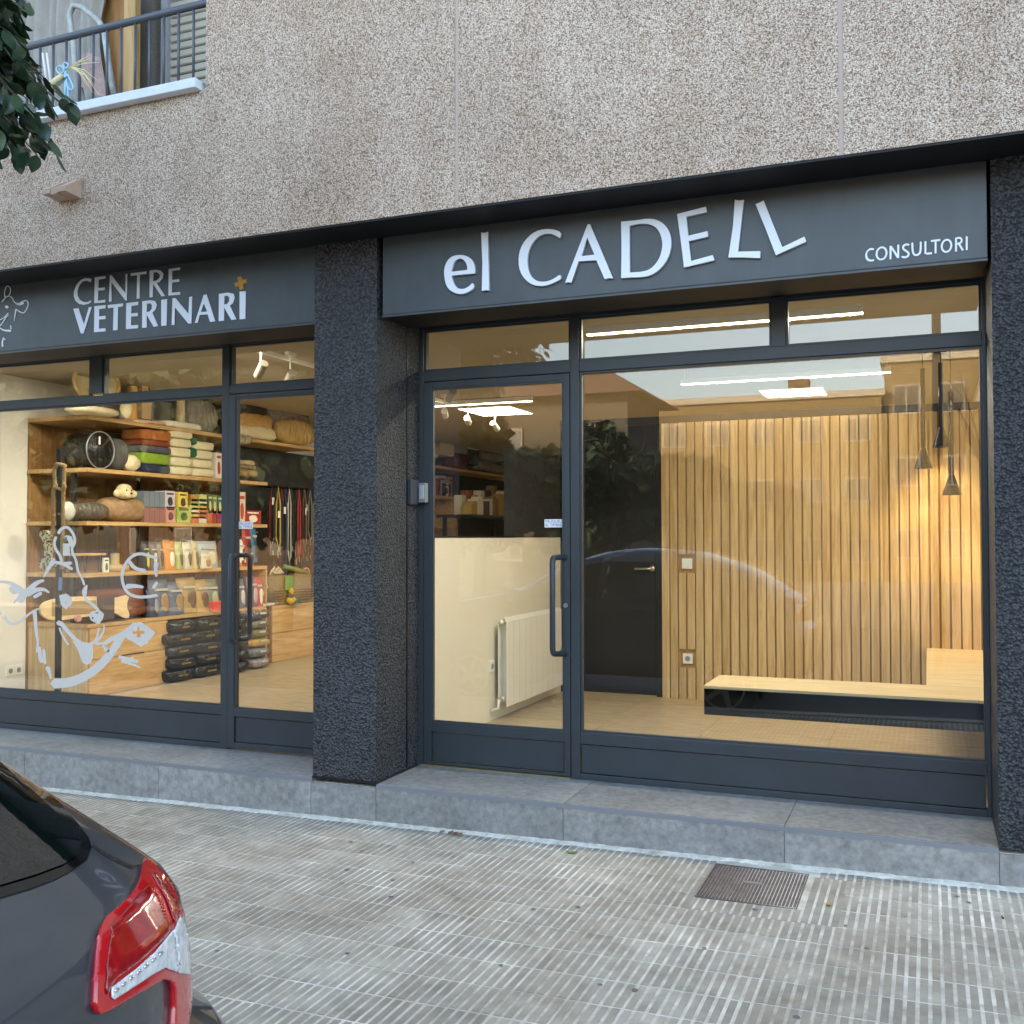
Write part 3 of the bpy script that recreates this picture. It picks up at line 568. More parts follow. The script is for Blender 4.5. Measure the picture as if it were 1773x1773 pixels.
def door(t, Y, x0, x1, z0, z1, gx0, gx1, gz0, gz1, kz0, kz1, hx, hz0, hz1, side):
    d = bx('door_leaf', x0+.004, gx0, Y-.004, Y+.05, z0, z1-.004, M_FRAME, t, .002)
    d.name = 'door'
    bx('stile', gx1, x1-.004, Y-.004, Y+.05, z0, z1-.004, M_FRAME, d, .002)
    bx('top_rail', gx0+.0005, gx1-.0005, Y-.003, Y+.049, gz1, z1-.004, M_FRAME, d, .002)
    bx('middle_rail', gx0+.0005, gx1-.0005, Y-.003, Y+.049, kz1, gz0, M_FRAME, d, .002)
    bx('kick_panel', gx0+.006, gx1-.006, Y+.008, Y+.04, kz0+.004, kz1-.006, M_FRAME, d, .002)
    bx('bottom_rail', gx0+.0005, gx1-.0005, Y-.003, Y+.049, z0, kz0, M_FRAME, d, .002)
    bx('glass_pane', gx0, gx1, Y+.02, Y+.028, gz0, gz1, M_GLASS, d)
    b = MB()
    for q in ((gx0, gx1, gz0, gz0+.012), (gx0, gx1, gz1-.012, gz1), (gx0, gx0+.012, gz0+.012, gz1-.012), (gx1-.012, gx1, gz0+.012, gz1-.012)): b.box(q[0], q[1], Y+.001, Y+.0195, q[2], q[3])
    b.build('glazing_bead', M_FRAME, d)
    for (yy, s_, lab) in ((Y-.004, -1, 'outer pull handle'), (Y+.05, 1, 'inner pull handle')):
        yo = yy+s_*.075; r = .017; k = .035
        pts = [(hx, yy, hz1)]+[(hx+side*.0, yy+s_*(.075-k), hz1)]+[(hx, yy+s_*(.075-k+k*math.sin(a)), hz1-k+k*math.cos(a)) for a in (R(30), R(60), R(90))]
        pts += [(hx, yo, hz0+k)]+[(hx, yy+s_*(.075-k+k*math.cos(a)), hz0+k-k*math.sin(a)) for a in (R(30), R(60), R(90))]+[(hx, yy, hz0)]
        # the grip stands beside its fixing on the stile
        pts = [(p[0]+side*(.055 if abs(p[1]-yy) > .03 else 0), p[1], p[2]) for p in pts]
        h = MB().tube(pts, r, 14).build('pull_handle', M_HAND, d, smooth=True)
        tag(h, lab)
    b = MB(); b.lathe((x1-.03 if side < 0 else x0+.03, Y-.006, hz0-.0+.28), [(.0, -.002), (.014, -.002), (.014, .004)], 14, 'y'); b.build('lock_cylinder', M_STEEL, d)
    return d
def sticker(par, x0, x1, z0, z1, y):
    s = bx('sticker', x0, x1, y-.0012, y, z0, z1, M_PLAS, par)
    for k, tx in enumerate(('TRUQUEU', 'AL TIMBRE')):
        cu = bpy.data.curves.new('t', 'FONT'); cu.body = tx; cu.size = .0225; cu.align_x = 'CENTER'; cu.extrude = .0002
        ob = bpy.data.objects.new('t', cu); COL.objects.link(ob); me = bpy.data.meshes.new_from_object(ob.evaluated_get(bpy.context.evaluated_depsgraph_get())); bpy.data.objects.remove(ob)
        me.transform(Matrix(((1, 0, 0, (x0+x1)/2), (0, 0, -1, y-.0017), (0, 1, 0, z1-.0205-.021*k), (0, 0, 0, 1)))); me.materials.append(mat('blue_print', '5f74b0', .6)); me.name = 'lettering'
        link('lettering', me, s)
    return s
TB, TT = 2.63, 2.885; RB = 2.565   # transom glass bottom / top, transom rail underside
fr = front('shopfront', FY, 'right shopfront with glazed door, three transom lights and one large window',
      [(-2.918, -2.885, ZS, 2.93), (-1.926, -1.872, ZS, 2.93), (.262, .2795, ZS, 2.93), (-.775, -.70, TB+.0, 2.90)],
      [(-2.885, -1.927, RB, TB), (-1.871, .2615, RB, TB), (-2.885, -1.927, TT, 2.93), (-1.871, -.776, TT, 2.93), (-.699, .2615, TT, 2.93), (-1.871, .2615, .41, .475), (-1.871, .2615, ZS+.001, ZS+.035)],
      [(-2.884, -1.927, TB, TT), (-1.871, -.776, TB, TT), (-.699, .2615, TB, TT), (-1.871, .2615, .475, RB)],
      [(-1.871, .2615, ZS+.035, .41)])
d1 = door(fr, FY, -2.885, -1.926, ZS+.012, RB-.002, -2.83, -1.966, .472, 2.52, ZS+.03, .414, -1.955, .925, 1.485, -1)
tag(d1, 'glazed door of the right shop'); bx('threshold', -2.9, -1.93, FY-.01, FY+.07, ZS, ZS+.008, mat('brass_threshold', 'a08a60', .4, metal=.5), fr)
sticker(d1, -2.094, -1.982, 1.659, 1.707, FY+.0195)
fl = front('shopfront', FYL, 'left shopfront with dog drawing on its window and glazed door at its right end',
      [(-4.36, -4.306, ZS, 2.93), (-3.365, -3.333, ZS, 2.93), (-5.52, -5.405, TB, 2.90), (-7.9, -7.86, ZS, 2.93)],
      [(-7.859, -4.361, RB-.01, TB-.02), (-4.305, -3.366, RB-.005, TB-.015), (-7.859, -5.521, TT, 2.93), (-5.404, -4.361, TT, 2.93), (-4.305, -3.366, TT, 2.93), (-7.859, -4.361, .428, .484), (-7.859, -4.361, ZS+.001, ZS+.035)],
      [(-7.859, -5.521, TB-.02, TT), (-5.404, -4.361, TB-.02, TT), (-4.305, -3.366, TB-.015, TT), (-7.859, -4.361, .484, RB-.01)],
      [(-7.859, -4.361, ZS+.035, .428)])
d2 = door(fl, FYL, -4.306, -3.365, ZS+.012, RB-.008, -4.25, -3.41, .473, 2.53, ZS+.05, .424, -4.278, .925, 1.485, 1)
tag(d2, 'glazed door of the left shop'); sticker(d2, -4.235, -4.123, 1.660, 1.708, FYL+.0195)
ic = thing('door_bell', (-2.9, FY-.02, 1.88), 'grey door bell box on the pier beside the right shop door', 'door bell')
xx = -2.912; b = MB(); b.box(-2.911, -2.842, FY-.06, FY-.015, 1.815, 1.935); b.build('housing', mat('bell_grey', '7d8084', .5), ic, bevel=.006); bx('cap', -2.911, -2.885, FY-.16, FY-.062, 1.80, 1.95, M_HAND, ic, .004)
bx('push_button', -2.878, -2.848, FY-.068, FY-.06, 1.835, 1.92, mat('button_grey', 'a2a4a4', .4), ic, .003)
# dog drawing on the left window
A8 = ((0, 880), 5.2133); YD = FYL+.0375
dg_ = thing('window_decal', (-6, YD, 1), 'grey film drawing of a dog and a medicine packet stuck on the left shop window', 'window decal')
ST = [([(530, 225), (548, 188), (600, 165), (645, 200), (678, 270), (672, 330), (650, 350), (652, 400), (690, 470), (700, 560), (745, 640), (760, 690)], [20, 24, 20, 28, 20, 14]),
      ([(505, 262), (487, 310), (500, 370), (540, 420), (556, 475)], 19), ([(625, 262), (640, 300), (655, 340)], 34), ([(465, 478), (530, 495), (600, 500), (640, 495)], [18, 24]), ([(530, 490), (590, 515), (650, 547)], 18), ([(480, 480), (440, 540), (398, 618)], [36, 10]),
      ([(0, 665), (60, 665), (130, 690), (200, 745)], [14, 36]), ([(190, 760), (245, 765), (300, 700), (345, 665), (395, 652)], [60, 16]), ([(250, 775), (330, 735), (400, 730), (442, 760)], [40, 12]), ([(185, 830), (225, 770)], 50), ([(100, 720), (120, 760), (150, 745)], 34), ([(130, 852), (180, 790)], 14), ([(310, 800), (370, 768)], 24),
      ([(0, 925), (14, 958)], 14), ([(45, 985), (80, 1038), (125, 1050), (190, 1020), (250, 965), (290, 935), (345, 908)], [22, 26, 12]), ([(312, 930), (320, 1010), (328, 1130), (345, 1210), (330, 1300)], [30, 10]),
      ([(355, 1260), (365, 1360), (385, 1380)], [24, 36]), ([(395, 1280), (408, 1400)], 20), ([(430, 1440), (450, 1490), (460, 1540)], [34, 10]), ([(785, 695), (760, 750), (770, 815)], [10, 42, 10]),
      ([(775, 830), (830, 860), (885, 915)], 20), ([(525, 1035), (555, 1040), (600, 1100), (700, 1205), (780, 1232), (840, 1222), (880, 1160), (895, 1080)], [34, 30, 22, 10]),
      ([(538, 1080), (562, 1150), (617, 1232)], 12), ([(940, 1052), (940, 1110), (905, 1165), (868, 1205)], [8, 20]), ([(490, 1582), (600, 1578), (720, 1545), (860, 1460), (980, 1340), (1060, 1220), (1105, 1140)], [72, 70, 62, 50]),
      ([(850, 1212), (930, 1235), (990, 1185), (1080, 1150), (1140, 1120)], [20, 40]), ([(1410, 447), (1350, 432), (1270, 405), (1190, 430), (1125, 510), (1098, 600), (1112, 700), (1160, 775), (1240, 803), (1330, 800), (1410, 788)], [20, 38, 34, 20]),
      ([(1165, 480), (1215, 545), (1310, 565)], 25), ([(1150, 705), (1220, 700), (1290, 712)], [36, 18]), ([(1412, 495), (1405, 540), (1412, 612)], [34, 16]), ([(1415, 672), (1385, 718)], 22), ([(1075, 1340), (1130, 1355), (1240, 1385)], 22), ([(1105, 1378), (1170, 1400), (1265, 1437)], [26, 10]), ([(1195, 1350), (1165, 1405)], 22), ([(950, 1270), (975, 1285)], 28), ([(905, 1240), (950, 1255)], 10), ([(1290, 1225), (1335, 1212)], 14)]
PO = [[[(535, 785), (600, 770), (648, 805), (655, 860), (630, 880), (598, 915), (550, 870), (540, 820)], ell(594, 850, 9, 9, 0, 10)], [[(820, 935), (900, 918), (940, 955), (930, 1000), (893, 1052), (820, 1010), (805, 965)], ell(875, 945, 15, 7, -.2, 10), ell(838, 990, 8, 9, 0, 10)],
      [[(655, 1195), (780, 1240), (842, 1222), (838, 1350), (822, 1395), (780, 1415), (745, 1390), (700, 1275)]],
      [smooth_loop([(1240, 1003), (1395, 1108), (1402, 1135), (1290, 1248), (1262, 1247), (1180, 1192), (1095, 1150), (1095, 1118)]), [(1240, 1070), (1260, 1070), (1264, 1108), (1305, 1104), (1305, 1132), (1266, 1136), (1268, 1167), (1241, 1167), (1238, 1140), (1200, 1132), (1200, 1110), (1240, 1110)]]]
for k, (p, wd) in enumerate(ST):
    wd = [q*1.25+2 for q in wd] if isinstance(wd, list) else wd*1.25+2
    me = outline(traced([stroke(p, wd)], *A8, YD), .0006, 'film'); me.materials.clear(); me.materials.append(M_DECAL); me.transform(Matrix.Translation((0, YD-.0008-.00012*(k % 5), 0))); link('film_stroke', me, dg_)
for k, lp in enumerate(PO):
    me = outline(traced(lp, *A8, YD), .0006, 'film'); me.materials.clear(); me.materials.append(M_DECAL); me.transform(Matrix.Translation((0, YD-.0015-.0001*k, 0))); link('film_patch', me, dg_)
# ------------------------------------------------------------------ interior shell
fo = struct('floor')
bx('grout', -7.9, 7.8, .605, 12.98, .10, .196, mat('floor_grout', 'a89a80', .8), fo)
XL = [-7.87, -6.78, -5.92, -5.06, -4.2, -3.13, -2.27, -1.51, -.64, .23, 1.1]; YL = [.61, 1.10, 2.297, 3.494, 4.69, 5.89, 7.1, 8.3, 9.5, 10.7, 11.9, 12.9]
for i in range(len(XL)-1):
    for j in range(len(YL)-1): bx('tile', XL[i]+.0015, XL[i+1]-.0015, YL[j]+.0015, YL[j+1]-.0015, .19, .2, M_FLOOR, fo)
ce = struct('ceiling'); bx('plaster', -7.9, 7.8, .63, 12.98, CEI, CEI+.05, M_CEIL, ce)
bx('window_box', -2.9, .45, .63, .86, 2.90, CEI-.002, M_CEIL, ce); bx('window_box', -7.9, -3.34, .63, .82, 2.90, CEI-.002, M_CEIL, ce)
wa = struct('walls')
bx('left_wall', -8.0, -7.56, .55, 12.98, .1, CEI, M_WPAINT, wa); bx('right_wall', .45, .6, .6, 12.98, .1, CEI, M_WPAINT, wa); bx('end_wall', -7.9, .45, 12.5, 12.6, .1, CEI, M_WPAINT, wa)
bx('wall_strip', -7.558, -7.548, 1.3, 1.33, .2, CEI, M_PALE, wa); bx('wall_strip', -7.558, -7.54, 1.45, 1.50, .2, CEI, M_PALE, wa)
pt = thing('partition', (-3.15, 2, .2), 'low cream partition between the two shops, behind the right shop door', 'partition')
bx('panel', -3.19, -3.11, .62, 3.715, .2, 1.598, M_CREAM, pt); bx('dark_screen', -3.2, -3.112, 2.58, 3.715, 1.60, 2.33, M_CHAR, pt); bx('capping', -3.2, -3.105, .62, 2.575, 1.60, 1.612, M_BLACK, pt)
cw = thing('slatted_partition', (-1, 3.75, .2), 'wall of vertical oak slats with black door panel beside it', 'slatted wall')
bx('backing_board', -2.165, .448, 3.715, 3.76, .2, 2.60, M_BACKS, cw); bx('dark_capping', -3.11, .448, 3.70, 3.79, 2.605, 2.665, M_CHAR, cw)
pitch = .0752; gap = .013; x = -2.163; i = 0
while x < .44:
    wv = pitch-gap+random.uniform(-.004, .004); z = [(.2, 2.6)]
    if -1.99 < x+wv/2 < -1.87: z = [(.2, .47), (.63, 1.29), (1.45, 2.6)]
    for (a, c) in z: bx('slat', x, min(x+wv, .447), 3.70-random.uniform(.0, .006)-.012, 3.714, a, c, M_SLAT, cw, .0015)
    x += pitch; i += 1
bd2 = thing('inner_door', (-2.6, 3.72, .2), 'plain black flush door with steel lever handle beside the oak slats', 'door')
bx('leaf', -3.05, -2.225, 3.712, 3.75, .21, 2.595, M_BLACK, bd2); bx('frame', -2.218, -2.168, 3.70, 3.76, .2, 2.60, M_BLACK, bd2); bx('frame', -3.108, -3.055, 3.70, 3.76, .2, 2.60, M_BLACK, bd2)
b = MB(); b.lathe((-2.255, 3.705, 1.325), [(0, -.006), (.026, -.006), (.026, .006)], 20, 'y'); b.tube([(-2.255, 3.705, 1.325), (-2.255, 3.66, 1.325), (-2.27, 3.652, 1.325), (-2.40, 3.652, 1.322)], .0095, 10); b.build('lever_handle', M_STEEL, bd2, smooth=True)
sk = thing('light_switch', (-1.94, 3.69, 1.37), 'white light switch set into the oak slats', 'switch')
bx('plate', -1.985, -1.895, 3.682, 3.714, 1.325, 1.415, M_PLAS, sk, .003); bx('rocker', -1.972, -1.908, 3.678, 3.683, 1.338, 1.402, M_PLAS, sk, .002)
def socket(x, y, z, ax, lab, n=1):
    t = thing('power_socket', (x, y, z), lab, 'socket'); s = .043
    for k in range(n):
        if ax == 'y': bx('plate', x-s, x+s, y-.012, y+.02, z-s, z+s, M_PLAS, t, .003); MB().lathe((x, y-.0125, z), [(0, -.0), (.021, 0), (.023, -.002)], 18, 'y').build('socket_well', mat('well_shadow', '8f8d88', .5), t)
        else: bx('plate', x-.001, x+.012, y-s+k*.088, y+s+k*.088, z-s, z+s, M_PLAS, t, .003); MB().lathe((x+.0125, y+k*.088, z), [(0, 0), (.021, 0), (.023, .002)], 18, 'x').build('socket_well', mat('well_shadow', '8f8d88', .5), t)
    return t
socket(-1.94, 3.70, .548, 'y', 'white power socket set low into the oak slats')
socket(-3.11, 2.10, .615, 'x', 'white power socket on the cream partition beside the radiator')
p = U(10, 1163, x=-7.55); socket(-7.56, p.y+.05, p.z, 'x', 'double white power socket low on the white left side wall', 2)
# radiator
ra = thing('radiator', (-3.03, 2.7, .3), 'white sectional aluminium radiator mounted on the cream partition', 'radiator')
M_RAD = mat('radiator_enamel', 'ece8dc', .3); n = 10; y0, y1 = 2.14, 3.42
for k in range(n):
    a = y0+k*(y1-y0)/n; pw = (y1-y0)/n
    b = MB(); b.box(-3.0, -2.992, a+.002, a+pw-.002, .305, .955); b.box(-3.075, -3.0, a+pw/2-.004, a+pw/2+.004, .33, .94); b.box(-3.07, -3.062, a+.004, a+pw-.004, .32, .93)
    for (xx, zz) in ((-3.045, .97), (-3.02, .955)): b.box(xx, xx+.02, a+.004, a+pw-.004, zz-.003, zz+.003)
    b.hexa([(-3.002, a+.002, .955), (-2.992, a+.002, .955), (-2.992, a+pw-.002, .955), (-3.002, a+pw-.002, .955), (-3.03, a+.002, .985), (-3.02, a+.002, .985), (-3.02, a+pw-.002, .985), (-3.03, a+pw-.002, .985)])
    b.build('section', M_RAD, ra)
MB().tube([(-3.04, y0-.02, .95), (-3.04, y1+.02, .95)], .018, 12).build('manifold', M_RAD, ra, smooth=True); MB().tube([(-3.04, y0-.02, .36), (-3.04, y1, .36)], .018, 12).build('manifold', M_RAD, ra, smooth=True)
MB().tube([(-3.04, y0-.02, .36), (-3.04, y0-.05, .36), (-3.04, y0-.06, .30), (-3.105, y0-.06, .28)], .011, 8).build('valve_pipe', M_PLAS, ra, smooth=True)
MB().lathe((-3.04, y0-.02, .36), [(.0, -.03), (.02, -.03), (.024, 0), (.0, .0)], 14, 'y').build('valve', M_STEEL, ra)
ds = MB().lathe(tuple(U(958, 1215, z=.2)), [(.018, 0), (.018, .018), (.0, .02)], 16).build('door_stop', M_STEEL); tag(ds, 'small steel door stop on the tiled floor behind the right shop door', 'door stop')
# bench
be = thing('corner_bench', (-.4, 1.2, .54), 'floating L shaped waiting bench with oak top and gloss black sides', 'bench')
bx('seat_top', -1.25, .448, .985, 1.50, .70, .7155, M_OAKX, be); bx('seat_top', -.02, .448, 1.503, 3.69, .70, .7155, M_OAKX, be)
bx('front_panel', -1.246, .447, .988, 1.006, .545, .699, M_GLOSSB, be); bx('end_panel', -1.246, -1.23, 1.008, 1.49, .545, .699, M_GLOSSB, be); bx('back_panel', -1.22, -.02, 1.474, 1.49, .545, .699, M_GLOSSB, be); bx('side_panel', -.018, 0, 1.505, 3.68, .545, .699, M_GLOSSB, be); bx('underside', -1.22, .447, 1.01, 1.47, .548, .556, M_GLOSSB, be)
# pendants
def pend(u, vt, vb, label, y=3.4):
    top = U(u, vb, y=y); t = thing('pendant_lamp', (top.x, y, CEI), label, 'pendant lamp', 'pendant lamps over the bench')
    zb = top.z; hc = .155; zt = U(u, vt, y=y).z
    MB().tube([(top.x, y, zb+hc-.01), (top.x, y, zt)], .018, 14).build('stem', M_BLACK, t, smooth=True)
    if zt < CEI-.02: MB().tube([(top.x, y, zt), (top.x, y, CEI)], .0035, 6).build('cable', M_BLACK, t)
    MB().lathe((top.x, y, 0), [(.0, CEI), (.05, CEI), (.05, CEI-.02), (0, CEI-.02)], 18).build('ceiling_rose', M_BLACK, t)
    MB().lathe((top.x, y, zb), [(.068, 0), (.022, hc-.01), (.018, hc), (.0, hc), (.018, hc-.012), (.064, .002)], 28).build('shade', M_BLACK, t, smooth=True)
    MB().lathe((top.x, y, zb+.02), [(0, 0), (.045, 0)], 18).build('bulb', emit('warm_bulb', 'ffcf8a', 3), t)
    L = bpy.data.lights.new('bulb_light', 'SPOT'); L.energy = 14*LAMP; L.color = (1, .74, .42); L.spot_size = R(115); L.spot_blend = .6; L.shadow_soft_size = .05
    o = bpy.data.objects.new('bulb_light', L); COL.objects.link(o); o.parent = t; o.location = Vector((top.x, y, zb+.0))-t.location
    return t
pend(1599, 638, 811, 'leftmost black cone pendant lamp over the corner bench')
pend(1630, 628, 774, 'highest black cone pendant lamp, middle of the three over the bench', 3.5)
pend(1648, 678, 857, 'lowest black cone pendant lamp, rightmost of the three over the bench', 3.3)
# interior lamps
def area(par, c, sx, sy, pw, col=(1, .91, .74)):
    L = bpy.data.lights.new('lamp_light', 'AREA'); L.shape = 'RECTANGLE'; L.size = sx; L.size_y = sy; L.energy = pw*LAMP; L.color = col
    o = bpy.data.objects.new('lamp_light', L); COL.objects.link(o); o.parent = par; o.location = Vector(c)-par.location; return o
def panel_light(x0, x1, y0, y1, pw, label, grp=None):
    t = thing('ceiling_panel', ((x0+x1)/2, (y0+y1)/2, CEI), label, 'ceiling light', grp)
    b = MB(); f = .012
    for q in ((x0-f, x1+f, y0-f, y0), (x0-f, x1+f, y1, y1+f), (x0-f, x0, y0, y1), (x1, x1+f, y0, y1)): b.box(*q, CEI-.014, CEI-.001)
    b.build('frame', M_PLAS, t); bx('diffuser', x0, x1, y0, y1, CEI-.008, CEI-.002, M_LED, t); area(t, ((x0+x1)/2, (y0+y1)/2, CEI-.012), x1-x0, y1-y0, pw)
def linear(x0, x1, y, z, pw, label):
    t = thing('linear_pendant', ((x0+x1)/2, y, CEI), label, 'linear light')
    bx('profile', x0, x1, y-.02, y+.02, z+.006, z+.05, M_PLAS, t); bx('diffuser', x0+.002, x1-.002, y-.017, y+.017, z, z+.0055, M_LED, t)
    for xx in (x0+.03, x1-.03): MB().tube([(xx, y, z+.05), (xx, y, CEI)], .0012, 5).build('suspension_wire', M_PLAS, t)
    area(t, ((x0+x1)/2, y, z-.004), x1-x0, .034, pw)
a = U(1312, 676, z=CEI-.008); c = U(1432, 683, z=CEI-.008); e = U(1325, 688, z=CEI-.008)
panel_light(a.x+.02, c.x, a.y, e.y, 60, 'square white ceiling panel light seen above the oak slats')
a = U(1019, 583, z=2.92); c = U(1494, 541, z=2.92); linear(a.x, c.x, (a.y+c.y)/2, 2.92, 60, 'long white linear pendant light near the right shop window')
a = U(1183, 669, z=2.92); c = U(1542, 643, z=2.92); linear(a.x, c.x, (a.y+c.y)/2, 2.92, 12, 'long white linear pendant light near the oak slatted wall')
a = U(742, 697, z=CEI-.01); c = U(922, 687, z=CEI-.01); linear(a.x, c.x, a.y, CEI-.06, 40, 'thin linear light on the ceiling beyond the cream partition')
a = U(795, 708, z=CEI-.008); c = U(908, 711, z=CEI-.008); panel_light(a.x, c.x, U(872, 702, z=CEI).y, U(850, 718, z=CEI).y, 25, 'square ceiling panel light beyond the cream partition')
panel_light(-6.5, -5.9, .90, 1.15, 28, 'added unseen fill panel above the left window, left one'); panel_light(-5.2, -4.6, .90, 1.15, 28, 'added unseen fill panel above the left window, right one')  # both panels are added out of view to brighten the shelf fronts
tr = bx('lighting_track', -4.75, -4.71, .95, 4.6, CEI-.03, CEI-.001, M_PLAS); tag(tr, 'white ceiling track running into the left shop', 'lighting track')
def track_spot(u, v, label, tgt, lit=True, pw=60, zt=CEI-.03):
    h = U(u, v, z=zt-.16); t = thing('track_spotlight', (h.x, h.y, CEI-.03), label, 'spotlight', 'white track spotlights')
    d = (Vector(tgt)-h).normalized(); MB().tube([h-d*.07, h+d*.07], .034, 18).build('head', mat('spot_housing', '9c9488', .5), t, smooth=False)
    MB().tube([(h.x, h.y, zt), (h.x, h.y, h.z+.02)], .008, 8).build('arm', M_PLAS, t); MB().box(h.x-.02, h.x+.02, h.y-.05, h.y+.05, zt, zt+.029).build('adapter', M_PLAS, t)
    if lit:
        MB().tube([h+d*.0702, h+d*.073], .028, 16).build('lens', M_SPOTL, t)
        L = bpy.data.lights.new('spot_light', 'SPOT'); L.energy = pw*LAMP; L.color = (1, .9, .72); L.spot_size = R(75); L.spot_blend = .5; L.shadow_soft_size = .03
        o = bpy.data.objects.new('spot_light', L); COL.objects.link(o); o.parent = t; o.location = h+d*.08-t.location; o.rotation_euler = (-d).to_track_quat('Z', 'Y').to_euler()
track_spot(452, 640, 'lit white spotlight near the top of the left shop door', (-6.6, 2.4, 1.2), True, 110)
track_spot(503, 652, 'white spotlight, lit here, behind the first lit one at the left shop door', (-6.8, 3.6, 1.9), True, 70)  # this head also gets a glowing lens and its own lamp
track_spot(781, 684, 'lit white spotlight seen at the upper left of the right shop door', (-6.5, 6, 1), True, 90)
track_spot(770, 716, 'white spotlight pointing left beyond the cream partition', (-6.5, 9, 1.5), False)
track_spot(810, 728, 'white spotlight pointing down left beyond the cream partition', (-6, 10, 1.2), False)
track_spot(857, 738, 'white spotlight pointing down beyond the cream partition', (-4.3, 10, .5), False)
# ------------------------------------------------------------------ left shop fittings
X0 = -6.83
def SP(u0, u1, v0, v1, x=X0):
    """span seen between two columns and two rows on the shelf-front plane -> y0, y1, z0 (low), z1 (high)"""
    um = (u0+u1)/2; return U(u0, v1, x=x).y, U(u1, v1, x=x).y, U(um, v1, x=x).z, U(um, v0, x=x).z
sf = thing('shelving_unit', (-7.2, 3, .2), 'oak shelving with five long shelves and drawers along the left shop wall', 'shelving')
bx('back_panel', -7.556, -7.532, 1.80, 4.42, .2, 2.645, wood('shelf_back', '7a5730', '9c7445', (30, 30, 2), .6, .03), sf)
for z, ye in ((2.685, 5.40), (2.22, 4.42), (1.75, 4.42), (1.29, 4.42)): bx('shelf', -7.53, X0, 1.78, ye, z-.035, z, M_OAKF, sf)
for yy in (1.86,): bx('bracket', -7.10, -7.06, yy, yy+.03, 1.755, 2.18, M_BLACK, sf); bx('bracket', -7.10, -7.06, yy, yy+.03, 1.295, 1.71, M_BLACK, sf); bx('bracket', -7.10, -7.06, yy, yy+.03, .845, 1.25, M_BLACK, sf)
bx('counter_top', -7.53, X0, 1.80, 4.42, .808, .843, M_OAKF, sf); bx('carcass_end', -7.53, -6.852, 1.806, 1.826, .2, .806, M_SLAT, sf)
for z0, z1 in ((.205, .525), (.531, .802)):
    bx('drawer_front', -6.85, -6.829, 1.828, 2.815, z0, z1, M_OAKF, sf)
bx('drawer_carcass', -7.52, -6.852, 1.83, 2.81, .2, .805, M_BACKS, sf); bx('grip_notch', -6.832, -6.8275, 2.2, 2.5, .522, .534, M_BLACK, sf)
for yy in (2.84, 3.64, 4.40): bx('upright', -7.232, -7.20, yy-.012, yy+.012, .845, 2.648, M_BLACK, sf)
bx('side_upright', -7.23, X0, 4.40, 4.42, .2, 1.25, M_OAKF, sf)
dw = bx('pegboard', -7.26, -7.24, 4.44, 8.2, .2, 2.64, M_CHAR); tag(dw, 'dark wall panel behind the hanging leads in the left shop', 'wall panel')
dr = thing('drawer_cabinet', (-7, 5, .2), 'oak drawer cabinet under the wicker basket at the back of the left shop', 'cabinet')
for z0, z1 in ((.205, .52), (.526, .80)): bx('drawer_front', -6.85, X0, 4.52, 5.45, z0, z1, M_OAKF, dr); bx('drawer_front', -6.85, X0, 5.456, 6.4, z0, z1, M_OAKF, dr)
bx('carcass', -7.23, -6.852, 4.52, 6.4, .2, .80, M_BACKS, dr); bx('top', -7.24, X0+.005, 4.51, 6.41, .802, .832, M_OAKF, dr)
sf2 = thing('shelving_unit', (-7.2, 10, .2), 'far oak shelving seen over the cream partition through the right shop door', 'shelving')
for z, ye in ((2.685, 11.75), (2.235, 9.4), (1.79, 9.4)): bx('shelf', -7.23, X0, 8.2, ye, z-.04, z, M_OAKF, sf2)
bx('end_panel', -7.23, X0, 9.36, 9.40, .2, 2.2, M_OAKF, sf2); bx('back_panel', -7.26, -7.235, 8.2, 9.4, .2, 2.64, M_CHAR, sf2)
bw = bx('dark_wall', -7.26, -7.24, 9.42, 12.4, .2, 2.64, M_CHAR); tag(bw, 'dark wall under the far shelf with carriers, seen through the right shop door', 'wall panel')
# ---- goods
def mk(name, label, cat, m, build, group=None, smooth=True, bevel=0.):
    b = MB(); build(b); o = b.build(name, m, None, smooth=smooth, bevel=bevel); return tag(o, label, cat, group)
FAB = lambda n, c, v=.12: mat('fabric_'+n, c, .95, var=v, vscale=25, bump=.7, bscale=70, bdist=.006)
FILM = lambda n, c: mat('film_'+n, c, .2, var=.2, vscale=12, bump=1, bscale=16, bdist=.035, stretch=(1, 1.6, .7))
def lump(label, cat, name, u0, u1, v0, v1, m, x=X0, depth=.3, p=3.2, amp=.05, zb=None, seed=None, group=None, push=0.):
    y0, y1, z0, z1 = SP(u0, u1, v0, v1, x)
    if zb is not None: z0 = zb
    s_ = int(u0*7+v0) if seed is None else seed
    return mk(name, label, cat, m, lambda b: b.blob((x-depth/2-push, (y0+y1)/2, (z0+z1)/2), (depth/2, (y1-y0)/2, (z1-z0)/2), s_, amp, 20, 12, p), group)
def carton(label, u0, u1, v0, zb, col, x=X0, depth=.2, name='carton', cat='box', art=None, group=None, wb=None):
    y0, y1, z0, z1 = SP(u0, u1, v0, v0+10, x); z1 = U((u0+u1)/2, v0, x=x).z
    t = thing(name, (x-depth/2, (y0+y1)/2, zb), label, cat, group)
    bx('body', x-depth, x, y0, y1, zb+.001, z1, mat('card_'+col, col, .55), t, .002)
    if art:
        w_ = (y1-y0); h_ = z1-zb
        MB().blob((x+.0015, (y0+y1)/2, zb+h_*.40), (.0015, w_*.24, h_*.26), 3, .2, 10, 6, 2.5).build('printed_picture', mat('print_'+art, art, .55), t)
        bx('printed_band', x, x+.0015, y0+w_*.15, y1-w_*.15, zb+h_*.78, zb+h_*.88, mat('print_'+art, art, .55), t)
    return t
